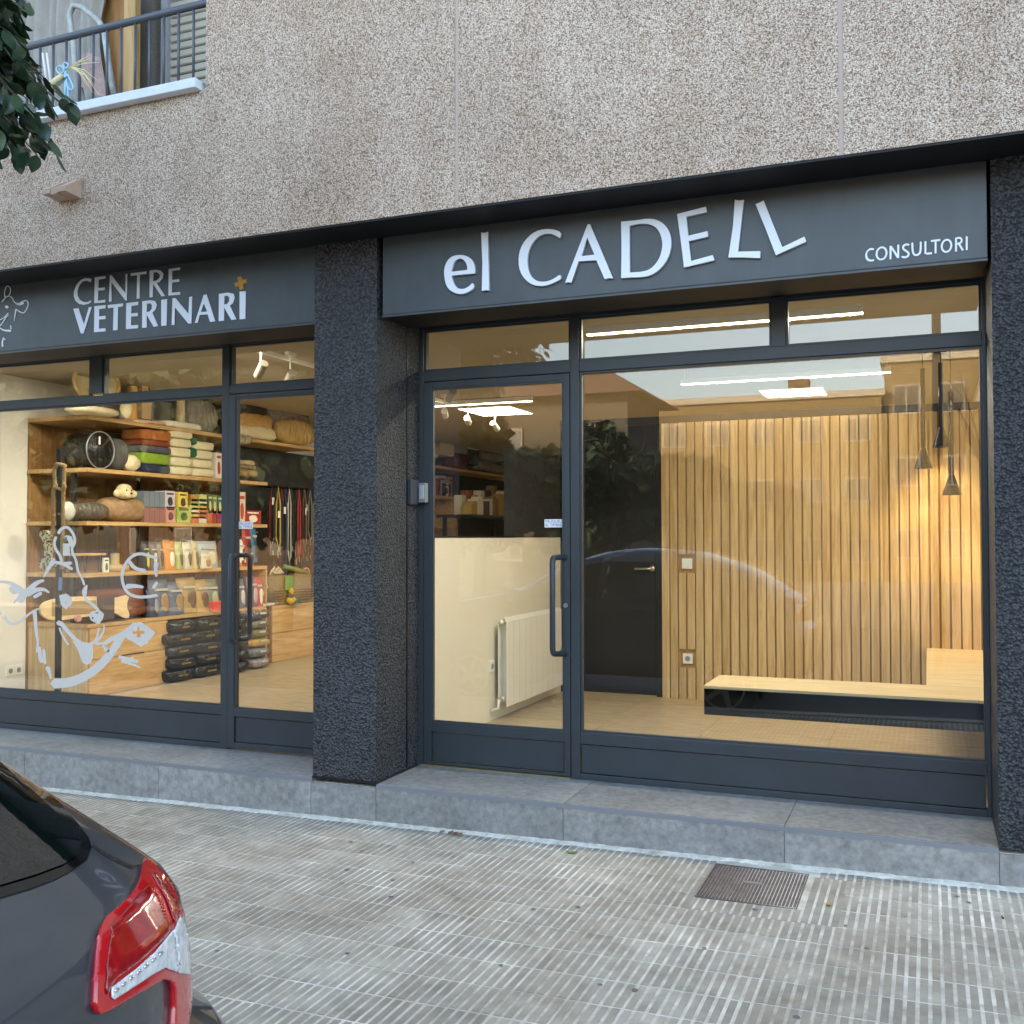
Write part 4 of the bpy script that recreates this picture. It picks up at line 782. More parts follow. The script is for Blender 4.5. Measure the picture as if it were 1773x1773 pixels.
# top shelf
zt = 2.686
t = thing('cat_bed', (-7.0, 2.0, zt), 'round cream lined wicker cat bed tilted on the top shelf', 'cat bed')
c = U(168, 664, x=-6.88); EL = Vector((0, .90, -.44)).normalized()*.235; ES = Vector((.55, .28, .62)).normalized()*.165; AX = ES.cross(EL).normalized()
if AX.x < 0: AX = -AX
ring = [tuple(c+EL*math.cos(k*math.pi/16)+ES*math.sin(k*math.pi/16)) for k in range(32)]
MB().tube(ring, .018, 10, closed=True).build('rim', mat('rattan', 'c9a56a', .7, bump=.8, bscale=60), t, smooth=True)
for nm, kk, m_ in (('lining', .97, FAB('cream', 'ddd0ac')), ('wicker_shell', 1.02, mat('rattan', ''))):
    b = MB(); n = 32
    for j in range(8):
        f = 1-j/7*.999
        for k in range(n): b.v.append(tuple(c-AX*(.13*kk*math.sqrt(max(0, 1-f**3)))+(EL*math.cos(k*2*math.pi/n)+ES*math.sin(k*2*math.pi/n))*f*kk))
    for j in range(7):
        for k in range(n): b.f.append((j*n+k, j*n+(k+1) % n, (j+1)*n+(k+1) % n, (j+1)*n+k)); b.m.append(0)
    b.build(nm, m_, t, smooth=True)
MB().tube([(c.x-.12, c.y+.05, zt), (c.x-.09, c.y+.03, c.z-.04)], .03, 8).build('stand', mat('rattan', ''), t)
lump('folded cream cushion lying in front of the round cat bed', 'cushion', 'cushion', 127, 197, 704, 724, FAB('cream', 'ddd0ac'), zb=zt, push=-.12)
lump('small cream knotted toy hanging beside the round cat bed', 'toy', 'knotted_toy', 198, 213, 690, 722, FAB('cream', 'ddd0ac'), zb=zt, depth=.08, push=-.13, amp=.2, p=2)
y0, y1, z0, z1 = SP(232, 254, 623, 724); cy = (y0+y1)/2
t = thing('scratching_post', (-7, cy, zt), 'tall orange sisal scratching post on the top shelf', 'scratching post')
prof = []
for k in range(120): z = zt+.01+k*(3.02-zt)/120; prof += [(.043, z), (.047, z+.0014)]
MB().lathe((-6.93, cy, 0), prof, 18).build('sisal_wrap', mat('sisal', 'dda556', .9), t, smooth=True); bx('base', -7.04, -6.82, cy-.10, cy+.10, zt, zt+.012, FAB('cream', ''), t)
y0, y1, z0, z1 = SP(256, 272, 637, 724)
t = thing('toy_carton', (-6.95, y0, zt), 'tall kraft toy carton with black lid and base beside the sisal post', 'box')
bx('body', -7.02, -6.90, y0, y1, zt+.05, z1-.02, mat('kraft', 'c3a57c', .8), t); bx('lid', -7.022, -6.898, y0-.002, y1+.002, z1-.02, z1, M_BLACK, t); bx('base', -7.022, -6.898, y0-.002, y1+.002, zt, zt+.05, M_BLACK, t)
MB().blob((-6.885, y1+.0, (z0+z1)/2-.02), (.022, .03, .03), 1, 0, 14, 8).build('ball', mat('ball_cream', 'd9cba5', .6), t, smooth=True); MB().tube([(-6.893, (y0+y1)/2, z1-.05), (-6.888, y0+.03, z1-.08), (-6.888, y1-.02, (z0+z1)/2)], .004, 5).build('cord', M_BLACK, t)
lump('flat salmon pink mat on the top shelf below the sisal post', 'mat', 'pet_mat', 230, 288, 728, 734, FAB('salmon', 'c99a83'), zb=zt, push=-.02, p=6)
lump('flat white mat on the top shelf right of the pink mat', 'mat', 'pet_mat', 286, 352, 731, 744, FAB('white', 'd9d2c2'), zb=zt, push=-.02, p=6)
y0, y1, z0, z1 = SP(318, 334, 660, 735); mk('short_post', 'short beige wrapped post with round top on the top shelf', 'scratching post', FAB('beige', 'cdb893'), lambda b: b.lathe((-6.93, (y0+y1)/2, 0), [(0, z1+.02), (.03, z1+.02), (.045, z1), (.045, zt), (0, zt)], 18))
y0, y1, z0, z1 = SP(336, 386, 690, 756); mk('wrapped_bed', 'grey pet bed in clear wrapping on the top shelf left of the door post', 'pet bed', FILM('greybrown', '8b857a'), lambda b: b.blob((-7.03, (y0+y1)/2, (zt+z1)/2), (.18, (y1-y0)/2, (z1-zt)/2), 3, .06, 22, 12, 3.4))
lump('brown wicker basket bed on the top shelf behind the left door glass', 'basket', 'pet_basket', 413, 468, 684, 722, mat('dark_wicker', '3a2f26', .8, bump=1, bscale=90, bdist=.01), zb=zt+.12, p=4)
lump('long tan fur cushion bed on the top shelf behind the left door glass', 'pet bed', 'fur_bed', 410, 480, 712, 741, FAB('tanfur', 'c39a5f', .25), zb=zt+.06, push=-.02)
lump('cream fur cushion bed under the tan one behind the left door glass', 'pet bed', 'fur_bed', 410, 484, 735, 758, FAB('cream', ''), zb=zt, push=-.03)
lump('grey and violet pet bed in shiny clear wrap at the end of the top shelf', 'pet bed', 'wrapped_bed', 468, 548, 684, 768, FILM('violet', '7d6f68'), zb=zt, depth=.36, amp=.08)
lump('golden pet bed in crinkled clear wrap at the end of the top shelf', 'pet bed', 'wrapped_bed', 478, 540, 725, 772, FILM('gold', 'b7975f'), zb=zt, depth=.3, push=-.08, amp=.1)
# second shelf
z2 = 2.221
y0, y1, z0, z1 = SP(145, 203, 752, 808); cy, cz, r = (y0+y1)/2, z2+.165, .165
t = thing('pet_carrier', (-7, cy, z2), 'round black mesh pet tunnel with pale rim facing the street on the second shelf', 'pet carrier')
MB().lathe((-6.84, cy, cz), [(0, -.28), (r*.96, -.28), (r*.98, -.02), (r*.97, -.01), (0, -.0)], 30, 'x').build('body', FILM('black', '1b1b1d'), t, smooth=True)
MB().tube([(-6.835, cy+r*math.cos(k*math.pi/20), cz+r*math.sin(k*math.pi/20)) for k in range(40)], .006, 8, closed=True).build('rim', M_TRIM, t, smooth=True); bx('tag', -6.838, -6.832, cy-.02, cy-.005, cz+.05, cz+.12, M_PLAS, t)
lump('grey fleece tunnel lying beside the round black carrier', 'pet tunnel', 'fleece_tunnel', 202, 229, 758, 806, FAB('darkgrey', '4e4c4a'), zb=z2, depth=.25, p=2.6)
lump('cream plush toy slumped beside the grey fleece tunnel', 'plush toy', 'plush_toy', 217, 246, 787, 815, FAB('cream', ''), zb=z2, depth=.12, p=2, amp=.18, push=-.02)
stack = [(251, 301, 805, 820, 'navy', '232a45'), (249, 300, 786, 806, 'lime', '7f9a2c'), (249, 303, 776, 788, 'slate', '4b4a55'), (252, 301, 768, 778, 'rust', '7c3a22'), (251, 301, 752, 770, 'orange', 'a5602c')]
zz = z2
for (u0, u1, v0, v1, n, c_) in stack:
    y0, y1, a, z1 = SP(u0, u1, v0, v1); h = z1-a; o = mk('folded_blanket', n+' folded fabric pet bed in the colourful stack on the second shelf', 'folded bed', FAB(n, c_), lambda b: b.blob((-7.0, (y0+y1)/2, zz+h/2), (.16, (y1-y0)/2, h/2+.003), len(n), .03, 24, 12, 6)); zz += h
for col_, (u0, u1) in enumerate(((298, 336), (336, 374))):
    zz = z2
    for k in range(5 if col_ == 0 else 4):
        y0, y1, _, _ = SP(u0+(k % 2)*2, u1-(k*3 % 4), 780, 800); h = .088+.004*(k % 3)
        mk('folded_blanket', ('lowest', 'second', 'third', 'fourth', 'topmost')[k]+' cream folded pet bed in the '+('left' if col_ == 0 else 'right')+' cream stack on the second shelf', 'folded bed', FAB('ivory', 'd6ccaa', .06), lambda b: b.blob((-6.99, (y0+y1)/2, zz+h/2), (.16, (y1-y0)/2, h/2), k*3+col_, .04, 24, 12, 6)); zz += h
for v0, v1, n in ((775, 792, 'lower'), (757, 770, 'upper')): lump(n+' dark green roll peeping between the two cream stacks', 'folded bed', 'green_roll', 330, 342, v0, v1, FAB('green', '1f5a3c'), depth=.1, push=-.01)
bx_ = carton('white book like box leaning at the right end of the second shelf', 374, 384, 784, z2, 'd8d4cc', art='a43c36')
for k, (v0, v1) in enumerate(((812, 826), (804, 814), (796, 806))): lump(('lowest', 'middle', 'topmost')[k]+' beige packet in the small pile behind the left door glass', 'packet', 'packet', 418+k*3, 453-k*4, v0, v1, FILM('beige'+str(k), ('a58a60', '8f7b5c', 'c4b08a')[k]), p=4)
# third shelf
z3 = 1.751
lump('long grey brown fur pet bed in clear wrap under the plush dog', 'pet bed', 'fur_bed', 137, 200, 868, 902, FILM('greyfur', '5f574e'), zb=z3, depth=.3, p=2.6)
lump('curly tan fur pet bed with white tag under the plush dog', 'pet bed', 'fur_bed', 190, 266, 860, 903, FAB('curlytan', '9c7e5c', .3), zb=z3, depth=.32, p=2.6, push=-.02)
c = U(215, 851, x=-6.83); t = thing('plush_dog', (c.x, c.y, c.z), 'cream plush dog head with floppy ears lying on the tan fur bed', 'plush toy')
MB().blob(c, (.06, .085, .07), 5, .06, 16, 10, 2.2).build('head', FAB('plush', 'cdbf95'), t, smooth=True)
MB().blob(c+Vector((.05, .0, -.035)), (.035, .045, .03), 5, .03, 14, 8).build('muzzle', FAB('plush', ''), t, smooth=True); MB().blob(c+Vector((.085, .0, -.02)), (.01, .014, .01), 5, 0, 10, 6).build('nose', M_BLACK, t)
for s_ in (-1, 1): MB().blob(c+Vector((.015, s_*.1, -.02)), (.02, .045, .035), 6, .1, 12, 8).build('ear', FAB('plush', ''), t, smooth=True); MB().blob(c+Vector((.055, s_*.03, .01)), (.008, .008, .009), 5, 0, 8, 6).build('eye', M_BLACK, t)
lump('small white and blue plush toy at the left end of the third shelf', 'plush toy', 'plush_toy', 114, 135, 868, 900, FAB('plushw', 'b9b8b0'), zb=z3, depth=.1, p=2, amp=.2, x=-6.8)
for k in range(4): carton(('first', 'second', 'third', 'fourth')[k]+' bluish grey box from the left in the upper row of the third shelf', 250+k*9, 258.5+k*9, 850+.6*k, 1.888, '6f7a86', depth=.12)
carton('lilac white upper box with black figure at the end of the grey box row', 286, 303, 850, 1.888, 'c3b9c6', art='2b2b30', depth=.13)
for k in range(4): carton(('first', 'second', 'third', 'fourth')[k]+' dusty pink box from the left in the lower row of the third shelf', 250+k*9, 258.5+k*9, 877+.3*k, z3, '8f6460', depth=.12)
carton('salmon pink lower box with dark figure beside the green box', 287, 304, 877, z3, 'c98a7c', art='3a2422', depth=.13)
carton('yellow box with dark figure on the green box', 309, 325, 852, 1.888, 'd9c154', art='4a3420', depth=.13); carton('lime green box with grey figure under the yellow box', 307, 330, 878, z3, 'a2b957', art='4c5a30', depth=.13)
cols = ['c8663a', 'b9c06a', 'cfc6b0', 'd6a23c', '8a9a54', 'bb4a2c', 'd8ccb0', 'a8762f']
for j in range(6):
    for i in range(2): carton('small striped tin box in row '+('one', 'two', 'three', 'four', 'five', 'six')[j]+' from the shelf, '+('left', 'right')[i]+' column, beside the lime box', 331+i*14, 344+i*14, 901-j*7.6-6.8, z3+j*.043, cols[(j*3+i*2) % 8], depth=.1, name='tin_box')
for k, (u0, c_) in enumerate(((360, '3d5a3c'), (368, '6b7d3a'), (377, '2f6a5e'))): carton(('tall dark green', 'tall olive', 'teal')[k]+' packet on the third shelf left of the door post', u0, u0+8, 856+k, 1.85, c_, art='c9c08f', depth=.1)
for k, (u0, c_) in enumerate(((359, 'b8542c'), (367, 'a03a2a'), (376, '8a2f5a'))): carton(('orange', 'brick red', 'magenta')[k]+' jar shaped box low on the third shelf left of the door post', u0, u0+8, 880, z3, c_, depth=.1)
carton('white and red tub behind the left door handle on the third shelf', 413, 425, 852, z3, 'd8c0b0', art='b5482c', name='tub', cat='tub')
carton('red display box full of treats behind the left door glass', 424, 452, 884, z3, '9e2b22', art='e8ddd0')
# fourth shelf
z4 = 1.291
t = thing('hairpin_stool', (-6.95, 2.0, z4), 'small oak topped feeding stand on black hairpin legs on the fourth shelf', 'stand'); y0, y1, z0, z1 = SP(138, 188, 958, 988)
bx('top', -7.1, -6.86, y0, y1, z1-.02, z1, M_OAKF, t)
for yy in (y0+.05, y1-.05):
    for xx in (-7.06, -6.89): MB().tube([(xx, yy-.03, z1-.02), (xx, yy, z4+.004), (xx, yy+.01, z4+.004), (xx, yy+.03, z1-.02)], .004, 6).build('leg', M_BLACK, t)
carton('small white printed card standing by the hairpin feeding stand', 180, 189, 966, z4, 'ddd8c0', art='3a5a2c', depth=.02)
y0, y1, z0, z1 = SP(200, 238, 940, 990); t = thing('cat_toy_tower', (-6.95, (y0+y1)/2, z4), 'wooden ball track cat toy with central column on the fourth shelf', 'toy')
MB().lathe((-6.97, (y0+y1)/2, z4), [(0, 0), (.12, 0), (.13, .03), (.12, .06), (.05, .065), (.04, .07), (.04, .17), (0, .17)], 24).build('body', mat('toy_beige', 'a89164', .6), t, smooth=True)
pc = [('charcoal', '3f4042', 'c9c04a'), ('graphite', '4c5054', 'c9c9c0'), ('grey', '75706a', '3a3a3a'), ('orange and white', 'cf8a3c', 'e4dccb'), ('pale green', 'a3ad70', '4d5540'), ('white and grey', 'c4c1b0', '55564c'), ('cream', 'c9b98c', '6a5a40')]
def pouch(label, u0, u1, v0, zb, c1, c2, x=X0, depth=.09, group=None, tilt=.0):
    y0, y1, _, z1 = SP(u0, u1, v0, v0+30, x); w_ = y1-y0; h = z1-zb
    t = thing('pouch', (x-depth/2, (y0+y1)/2, zb), label, 'bag', group)
    M1 = mat('pouch_'+c1, c1, .35, bump=.35, bscale=22, bdist=.006); b = MB(); n = 12; m = 8
    for j in range(m+1):
        f = j/m; d = depth*(.5 if f < .02 else (1-f**2.2)*.5+.004); ww = w_/2*(1-.06*math.sin(f*3.1)+.04*math.sin(j*2.3+u0))
        for k in range(n):
            a = 2*math.pi*k/n; sx = math.copysign(abs(math.cos(a))**.6, math.cos(a)); sy = math.copysign(abs(math.sin(a))**.6, math.sin(a))
            b.v.append((x-depth/2+sx*d-tilt*f*h, (y0+y1)/2+sy*ww, zb+.001+f*h))
    for j in range(m):
        for k in range(n): b.f.append((j*n+k, j*n+(k+1) % n, (j+1)*n+(k+1) % n, (j+1)*n+k)); b.m.append(0)
    b.f.append(tuple(m*n+k for k in range(n))); b.m.append(0)
    b.build('bag_body', M1, t, smooth=True)
    MB().blob((x-depth*.06-tilt*h*.35, (y0+y1)/2+w_*.1, zb+h*.36), (.010, w_*.2, h*.27), int(u0), .16, 12, 8, 2.4).build('printed_animal', mat('print_'+c2, c2, .5), t, smooth=True)
    MB().box(x-depth*.30-tilt*h*.75, x-depth*.10-tilt*h*.7, (y0+y1)/2-w_*.28, (y0+y1)/2+w_*.28, zb+h*.70, zb+h*.76).build('printed_title', mat('print_title', 'b9b5a6', .5), t)
    return t
us = [250, 263, 276, 287, 308, 321, 337]
for k, (n, c1, c2) in enumerate(pc): pouch(n+' pet food pouch standing on the fourth shelf, '+('first', 'second', 'third', 'fourth', 'fifth', 'sixth', 'seventh')[k]+' from the left', us[k], (us+[347])[k+1]-1, 937+(k % 3), z4, c1, c2)
pouch('white pouch with blue top in front of the door post on the fourth shelf', 345, 383, 937, z4, '9fb0b8', 'd8cfae', depth=.14); pouch('small white treat pouch leaning on the big blue topped one', 350, 368, 958, z4, 'd0c9b4', '9a7d55', x=X0+.05, depth=.04)
for k, (u0, u1, v0, c_) in enumerate(((416, 428, 934, 'ddd2bd'), (424, 438, 915, 'a02a34'), (438, 448, 912, '3a6a8a'), (430, 442, 950, 'c8622c'), (414, 426, 962, 'd05a3a'))): pouch(('white', 'dark red', 'blue', 'orange', 'coral')[k]+' toy packet behind the left door handle on the fourth shelf', u0, u1, v0, z4 if k > 2 else z4+.04, c_, '2a2a2a')
for k, (u0, u1, v0, c1) in enumerate(((205, 222, 1042, '3a3440'), (226, 246, 1036, '4a4450'))): pouch(('shorter', 'taller')[k]+' dark violet bag behind the fish shaped board', u0, u1, v0, .844, c1, '8f8470', x=-7.0, depth=.1)
for k, (u0, u1, v0, v1, c1, n) in enumerate(((240, 262, 862, 900, '7a6a58', 'brown'), (414, 436, 752, 770, 'b3a58c', 'pale'), (486, 512, 680, 706, '8b8a90', 'silver'), (512, 545, 690, 722, '6b5a52', 'chestnut'))): lump(n+' crinkled bag squeezed between the pet beds, '+('under the plush dog', 'behind the left door glass', 'high at the end of the top shelf', 'at the very end of the top shelf')[k], 'bag', 'wrapped_bag', u0, u1, v0, v1, FILM('extra'+str(k), c1), depth=.22, amp=.1, push=-.03 if k else .02)
for k in range(6): carton('small '+('grey', 'cream', 'green', 'brown', 'white', 'blue')[k]+' box behind the pouches on the fourth shelf, '+('first', 'second', 'third', 'fourth', 'fifth', 'sixth')[k]+' from the left', 268+k*14, 279+k*14, 930+(k*3 % 7), 1.292, ('6a6a6a', 'b8ad90', '5f7048', '6d4c36', 'b9b6ae', '4a6078')[k], x=-7.1, depth=.12, art='2c2a28')
# counter
zc = .844
t = thing('wooden_fish_board', (-6.8, 2.2, zc), 'fish shaped wooden cat scratcher board standing on the oak drawers', 'toy')
YB = 1.79; Fp = lambda L: [(lambda q: (q.y, q.z))(U(a/5.2133, 880+b_/5.2133, x=-6.80)) for a, b_ in L]
def yz_outline(loop, x, d, name, m, par):
    me = outline([loop], d, name); me.materials.clear(); me.materials.append(m); me.transform(Matrix(((0, -1, 0, x), (1, 0, 0, 0), (0, 0, 1, 0), (0, 0, 0, 1)))); return link(name, me, par)
yz_outline(Fp(smooth_loop([(360, 920), (385, 860), (450, 830), (560, 805), (700, 797), (870, 795), (1035, 815), (1175, 775), (1140, 880), (1172, 960), (1160, 995), (1120, 990), (1030, 935), (870, 965), (700, 990), (560, 1012), (450, 1010), (385, 975)])), -6.80, .02, 'board', wood('pale_board', 'c5a87a', 'dcc49a', (20, 4, 20)), t)
yz_outline(Fp([(468, 850), (865, 830), (868, 950), (468, 975)]), -6.797, .003, 'cord_panel', mat('cord_brown', '9a8058', .9, bump=.6, bscale=90), t); yz_outline(Fp([(872, 800), (1030, 795), (1028, 1000), (872, 1005)]), -6.794, .004, 'paper_sleeve', mat('sleeve_dark', '4a3a3a', .6), t)
MB().lathe(tuple(U(135, 1071, x=-6.78)), [(0, -.015), (.028, -.015), (.028, .015), (0, .015)], 16, 'x').build('wheel', mat('pink_wheel', 'c58f80', .5), t)
for k in range(4): lump(('lowest', 'second', 'third', 'topmost')[k]+' brick red folded blanket behind the wooden fish board', 'folded bed', 'folded_blanket', 150+k*3, 262-k*2, 1062-(k+1)*10.5, 1069-k*10.5, FAB('brick', '6e3a28', .2), x=-6.87, depth=.28, p=5, amp=.02)
for k, (n, u0, u1, v0, c1, c2) in enumerate((('dark blue grey', 262, 279, 1018, '23263a', '8a8a98'), ('slate blue', 266, 300, 1004, '4d566a', '9a7a50'), ('slate blue', 292, 326, 1008, '525a6e', '9a7a50'), ('ochre', 314, 348, 1000, 'a38542', '6a4a28'), ('ochre', 340, 368, 1004, 'b08d48', '6a4a28'), ('olive green', 358, 385, 1003, '6f7352', 'a9a88a'))):
    pouch(('narrow ', 'large ', 'wide ', 'tall ', 'small ', 'half hidden ')[k]+n+' pet food bag on the counter, '+('first', 'second', 'third', 'fourth', 'fifth', 'sixth')[k]+' from the left', u0, u1, v0, zc, c1, c2, depth=.16)
t = thing('red_tray', (-6.8, 3.4, zc), 'bright orange red plastic tray at the counter edge beside the door post', 'tray'); y0, y1, z0, z1 = SP(362, 392, 1040, 1058); MB().hexa([(-6.9, y0+.03, zc), (-6.80, y0+.03, zc), (-6.80, y1, zc), (-6.9, y1, zc), (-6.92, y0, zc+.1), (-6.78, y0, zc+.1), (-6.78, y1+.02, zc+.1), (-6.92, y1+.02, zc+.1)]).build('body', mat('neon_red', 'e8452a', .4), t)
MB().tube([(-6.79, y0, zc+.1), (-6.79, y1+.02, zc+.1)], .006, 6).build('rim', mat('neon_red', ''), t)
pouch('grey pet food bag with white picture behind the left door handle', 412, 429, 1003, zc, '6a6a72', 'c4c0b4', depth=.14); pouch('mauve pet food bag leaning behind the left door handle', 433, 450, 998, zc, '7a5a66', 'b9a8a4', depth=.12)
# on the far cabinet
zf = .833
for k, (u, v, c_) in enumerate(((460, 1028, 'd9c02c'), (466, 1016, 'd0b82a'))):
    p = U(u, v, x=-6.83); mk('rubber_ball', ('lower', 'upper')[k]+' yellow rubber ball on the far oak cabinet', 'ball', mat('yellow_rubber', 'e0c030', .5), lambda b: b.blob((-6.9, p.y, p.z), (.045, .045, .045), 1, 0, 16, 10))
pouch('red and white treat bag tilted beside the yellow balls', 445, 458, 1000, zf, 'b8483a', 'e0d6c8', depth=.08)
p0, p1 = U(448, 1043, x=-6.85), U(500, 1042, x=-6.85)
mk('rope_toy', 'brown and white braided rope toy lying on the far oak cabinet', 'toy', mat('braided', '6b5346', .9, var=.5, vscale=60, col2='cfc6b8'), lambda b: b.tube([(-6.86, p0.y, zf+.02), (-6.84, (p0.y*2+p1.y)/3, zf+.02), (-6.87, (p0.y+p1.y*2)/3, zf+.02), (-6.86, p1.y, zf+.02)], .02, 8))
y0, y1, z0, z1 = SP(474, 548, 995, 1036); t = thing('wicker_basket', (-6.97, (y0+y1)/2, zf), 'woven seagrass basket full of dog toys on the far oak cabinet', 'basket')
bmt = mat('seagrass', '8f7440', .85, var=.35, vscale=40, bump=1, bscale=110, bdist=.01, stretch=(1, 1, 3))
b = MB(); n = 28
for j, (f, z) in enumerate(((.94, zf), (1.0, zf+.11), (1.0, z1), (.95, z1), (.93, zf+.06))):
    for k in range(n):
        a = 2*math.pi*k/n; b.v.append((-6.98+math.copysign(abs(math.cos(a))**.6, math.cos(a))*.14*f, (y0+y1)/2+math.copysign(abs(math.sin(a))**.6, math.sin(a))*(y1-y0)/2*f, z))
for j in range(4):
    for k in range(n): b.f.append((j*n+k, j*n+(k+1) % n, (j+1)*n+(k+1) % n, (j+1)*n+k)); b.m.append(0)
b.f.append(tuple(4*n+k for k in range(n))); b.m.append(0); b.build('body', bmt, t, smooth=True)
for k in range(6): MB().tube([(-6.838, y0+.02, zf+.02+k*.03), (-6.836, y1-.02, zf+.02+k*.03)], .008, 5).build('weave_band', bmt, t)
ym = (y0*2+y1)/3
mk('tug_toy', 'yellow and green plastic toy lying on top of the seagrass basket', 'toy', mat('toy_yellowgreen', 'c9c23a', .5, var=.5, vscale=9, col2='3a6a4a'), lambda b: b.tube([(-6.9, ym, z1+.10), (-6.88, y1-.12, z1+.01)], .028, 10))
mk('rope_knot', 'beige knotted rope ends sticking out of the seagrass basket', 'toy', FAB('ivory', ''), lambda b: [b.tube([(-6.93, y0+.04+k*.03, z1-.02), (-6.9, y0+.06+k*.025, z1+.06+.02*(k % 3)), (-6.88, y0+.10+k*.03, z1+.02)], .012, 6) for k in range(6)])
mk('flying_disc', 'small pink ring toy at the right of the seagrass basket', 'toy', mat('pink_ring', 'c9958a', .5), lambda b: b.tube([(-6.9+.0*k, y1-.12+.06*math.cos(k*.35), z1+.02+.045*math.sin(k*.35)) for k in range(18)], .012, 6, closed=True))
p = U(505, 1026, x=-6.80); t = thing('plush_duck', (-6.8, p.y, zf), 'yellow and grey plush duck standing in front of the seagrass basket', 'plush toy')
MB().blob((-6.81, p.y, zf+.05), (.04, .085, .05), 3, .08, 16, 8).build('body', FAB('duckyellow', 'c9a83a'), t, smooth=True); MB().blob((-6.805, p.y-.01, zf+.10), (.035, .06, .03), 3, .08, 14, 8).build('wing_band', FAB('duckgrey', '6a6458'), t, smooth=True); MB().blob((-6.80, p.y-.01, zf+.15), (.03, .035, .045), 3, .03, 14, 8).build('head', FAB('duckyellow', ''), t, smooth=True)
MB().blob((-6.79, p.y+.08, zf+.03), (.03, .045, .03), 3, .1, 12, 8).build('foot', mat('toy_green', '2f5a44', .6), t, smooth=True)
carton('small green hang card on the front of the seagrass basket', 494, 508, 997, zf+.165, '7f9c58', x=-6.82, depth=.004)
# black bags below the counter
zz = .21
for k in range(5):
    h = .117
    for i, (u0, u1) in enumerate(((292, 338), (339, 384))):
        y0, y1, _, _ = SP(u0+(k*5 % 7), u1, 1100, 1160, -6.75+k*.0)
        t = thing('sack', (-6.9, (y0+y1)/2, zz), 'shiny black pet food sack, '+('lowest', 'second', 'third', 'fourth', 'fifth', 'topmost')[k]+' in the '+('left', 'right')[i]+' pile under the counter', 'sack', 'black sacks under the counter')
        MB().blob((-6.93+.02*((k+i) % 2), (y0+y1)/2+.012*(k % 3), zz+h/2), (.20, (y1-y0)/2+.01, h/2), k*5+i, .045, 26, 12, 5).build('sack_body', mat('sack_film', '15140f', .25, var=.2, vscale=9, bump=1, bscale=14, bdist=.03), t, smooth=True)
        MB().box(-6.735+.02*((k+i) % 2), -6.728+.02*((k+i) % 2), (y0+y1)/2-.07, (y0+y1)/2+.06, zz+.045, zz+.062).build('gold_print', mat('gold_print', '7d6428', .5), t)
    zz += h
zz = .21
for k in range(5):
    y0, y1, _, _ = SP(412, 435-k*1.5, 1100, 1180, -6.6); h = .115
    mk('sack', 'black pet food sack, '+('lowest', 'second', 'third', 'fourth', 'topmost')[k]+' in the pile right of the door post', 'sack', mat('sack_film', ''), lambda b: b.blob((-6.78, (y0+y1)/2, zz+h/2), (.19, (y1-y0)/2, h/2), k, .05, 20, 10, 3.6), 'black sacks by the door'); zz += h
zz = .205
for k, (n, c_) in enumerate((('mauve grey', '857a78'), ('silver grey', '6f7076'), ('golden', 'b5924a'), ('olive', '77714a'), ('silver', '6e6c66'), ('violet grey', '4e4a58'))):
    y0, y1, _, _ = SP(440-k, 472-(k*3 % 5), 1100, 1170, -6.62); h = .112 if k < 2 else .098
    t = thing('sack', (-6.78, (y0+y1)/2, zz), n+' pet food sack in the mixed pile beside the far oak drawers', 'sack')
    MB().blob((-6.78, (y0+y1)/2, zz+h/2), (.17, (y1-y0)/2, h/2), k+9, .06, 22, 10, 3.4).build('sack_body', FILM('mix'+str(k), c_), t, smooth=True); MB().box(-6.612, -6.604, (y0+y1)/2-.05, (y0+y1)/2+.05, zz+.06, zz+.08).build('printed_title', mat('print_title', ''), t); zz += h
# hanging leads
lc = [('black', '17171a'), ('red', '9e1f24'), ('black', '1d1d20'), ('yellow', 'c9a82c'), ('black', '17171a'), ('grey', '8b9496'), ('dark blue', '25304e'), ('black', '1a1a1d'), ('crimson', 'a82430'), ('black', '17171a'), ('white patterned', 'b9b6aa'), ('black', '1f1d1e'), ('orange', 'b5602c'), ('black', '151517'), ('red', 'b3242b'), ('black', '1b1b1d'), ('brown', '4a3426'), ('black', '17171a'), ('tan', '8a744c'), ('black', '1c1c1e'), ('grey', '6a6a68'), ('black', '17171a'), ('beige', 'b5a67a'), ('black', '1b1b1d')]
rod = mk('hanging_rod', 'black rods holding the row of hanging dog leads', 'rod', M_BLACK, lambda b: [b.tube([(-7.22, U(462+3.4*k, 822, x=-7.0).y, 2.19), (-6.90, U(462+3.4*k, 822, x=-7.0).y, 2.20)], .004, 5) for k in range(24)])
rl_ = random.Random(4)
for k, (n, c_) in enumerate(lc):
    u = 463+k*3.4; p = U(u, 825, x=-7.0); L = rl_.uniform(.55, 1.05); y = p.y; x = -6.92-rl_.random()*.12; wd = rl_.uniform(.006, .012)
    t = thing('dog_lead', (x, y, 2.18), n+' dog lead hanging '+str(k+1)+('st' if k in (0, 20) else 'nd' if k in (1, 21) else 'rd' if k in (2, 22) else 'th')+' from the left in the row of leads', 'dog lead', 'hanging dog leads')
    dy = rl_.uniform(.01, .04); M1 = mat('webbing_'+c_, c_, .6)
    MB().tube([(x, y-dy, 2.18-L*.9), (x, y-dy*.8, 2.0), (x, y, 2.19), (x+.01, y+dy*.8, 2.0), (x+.01, y+dy, 2.18-L), (x+.005, y, 2.18-L-.05), (x, y-dy, 2.18-L*.9)], wd, 6).build('strap', M1, t, smooth=True)
    MB().tube([(x+.01, y, 2.18-L-.05), (x+.012, y+.004, 2.18-L-.11)], .006, 6).build('clip', M_STEEL, t)
    if k % 3 == 0: MB().box(x+.012, x+.014, y-.02, y+.02, 1.98-.05*(k % 4), 2.06-.05*(k % 4)).build('price_tag', M_PLAS, t)
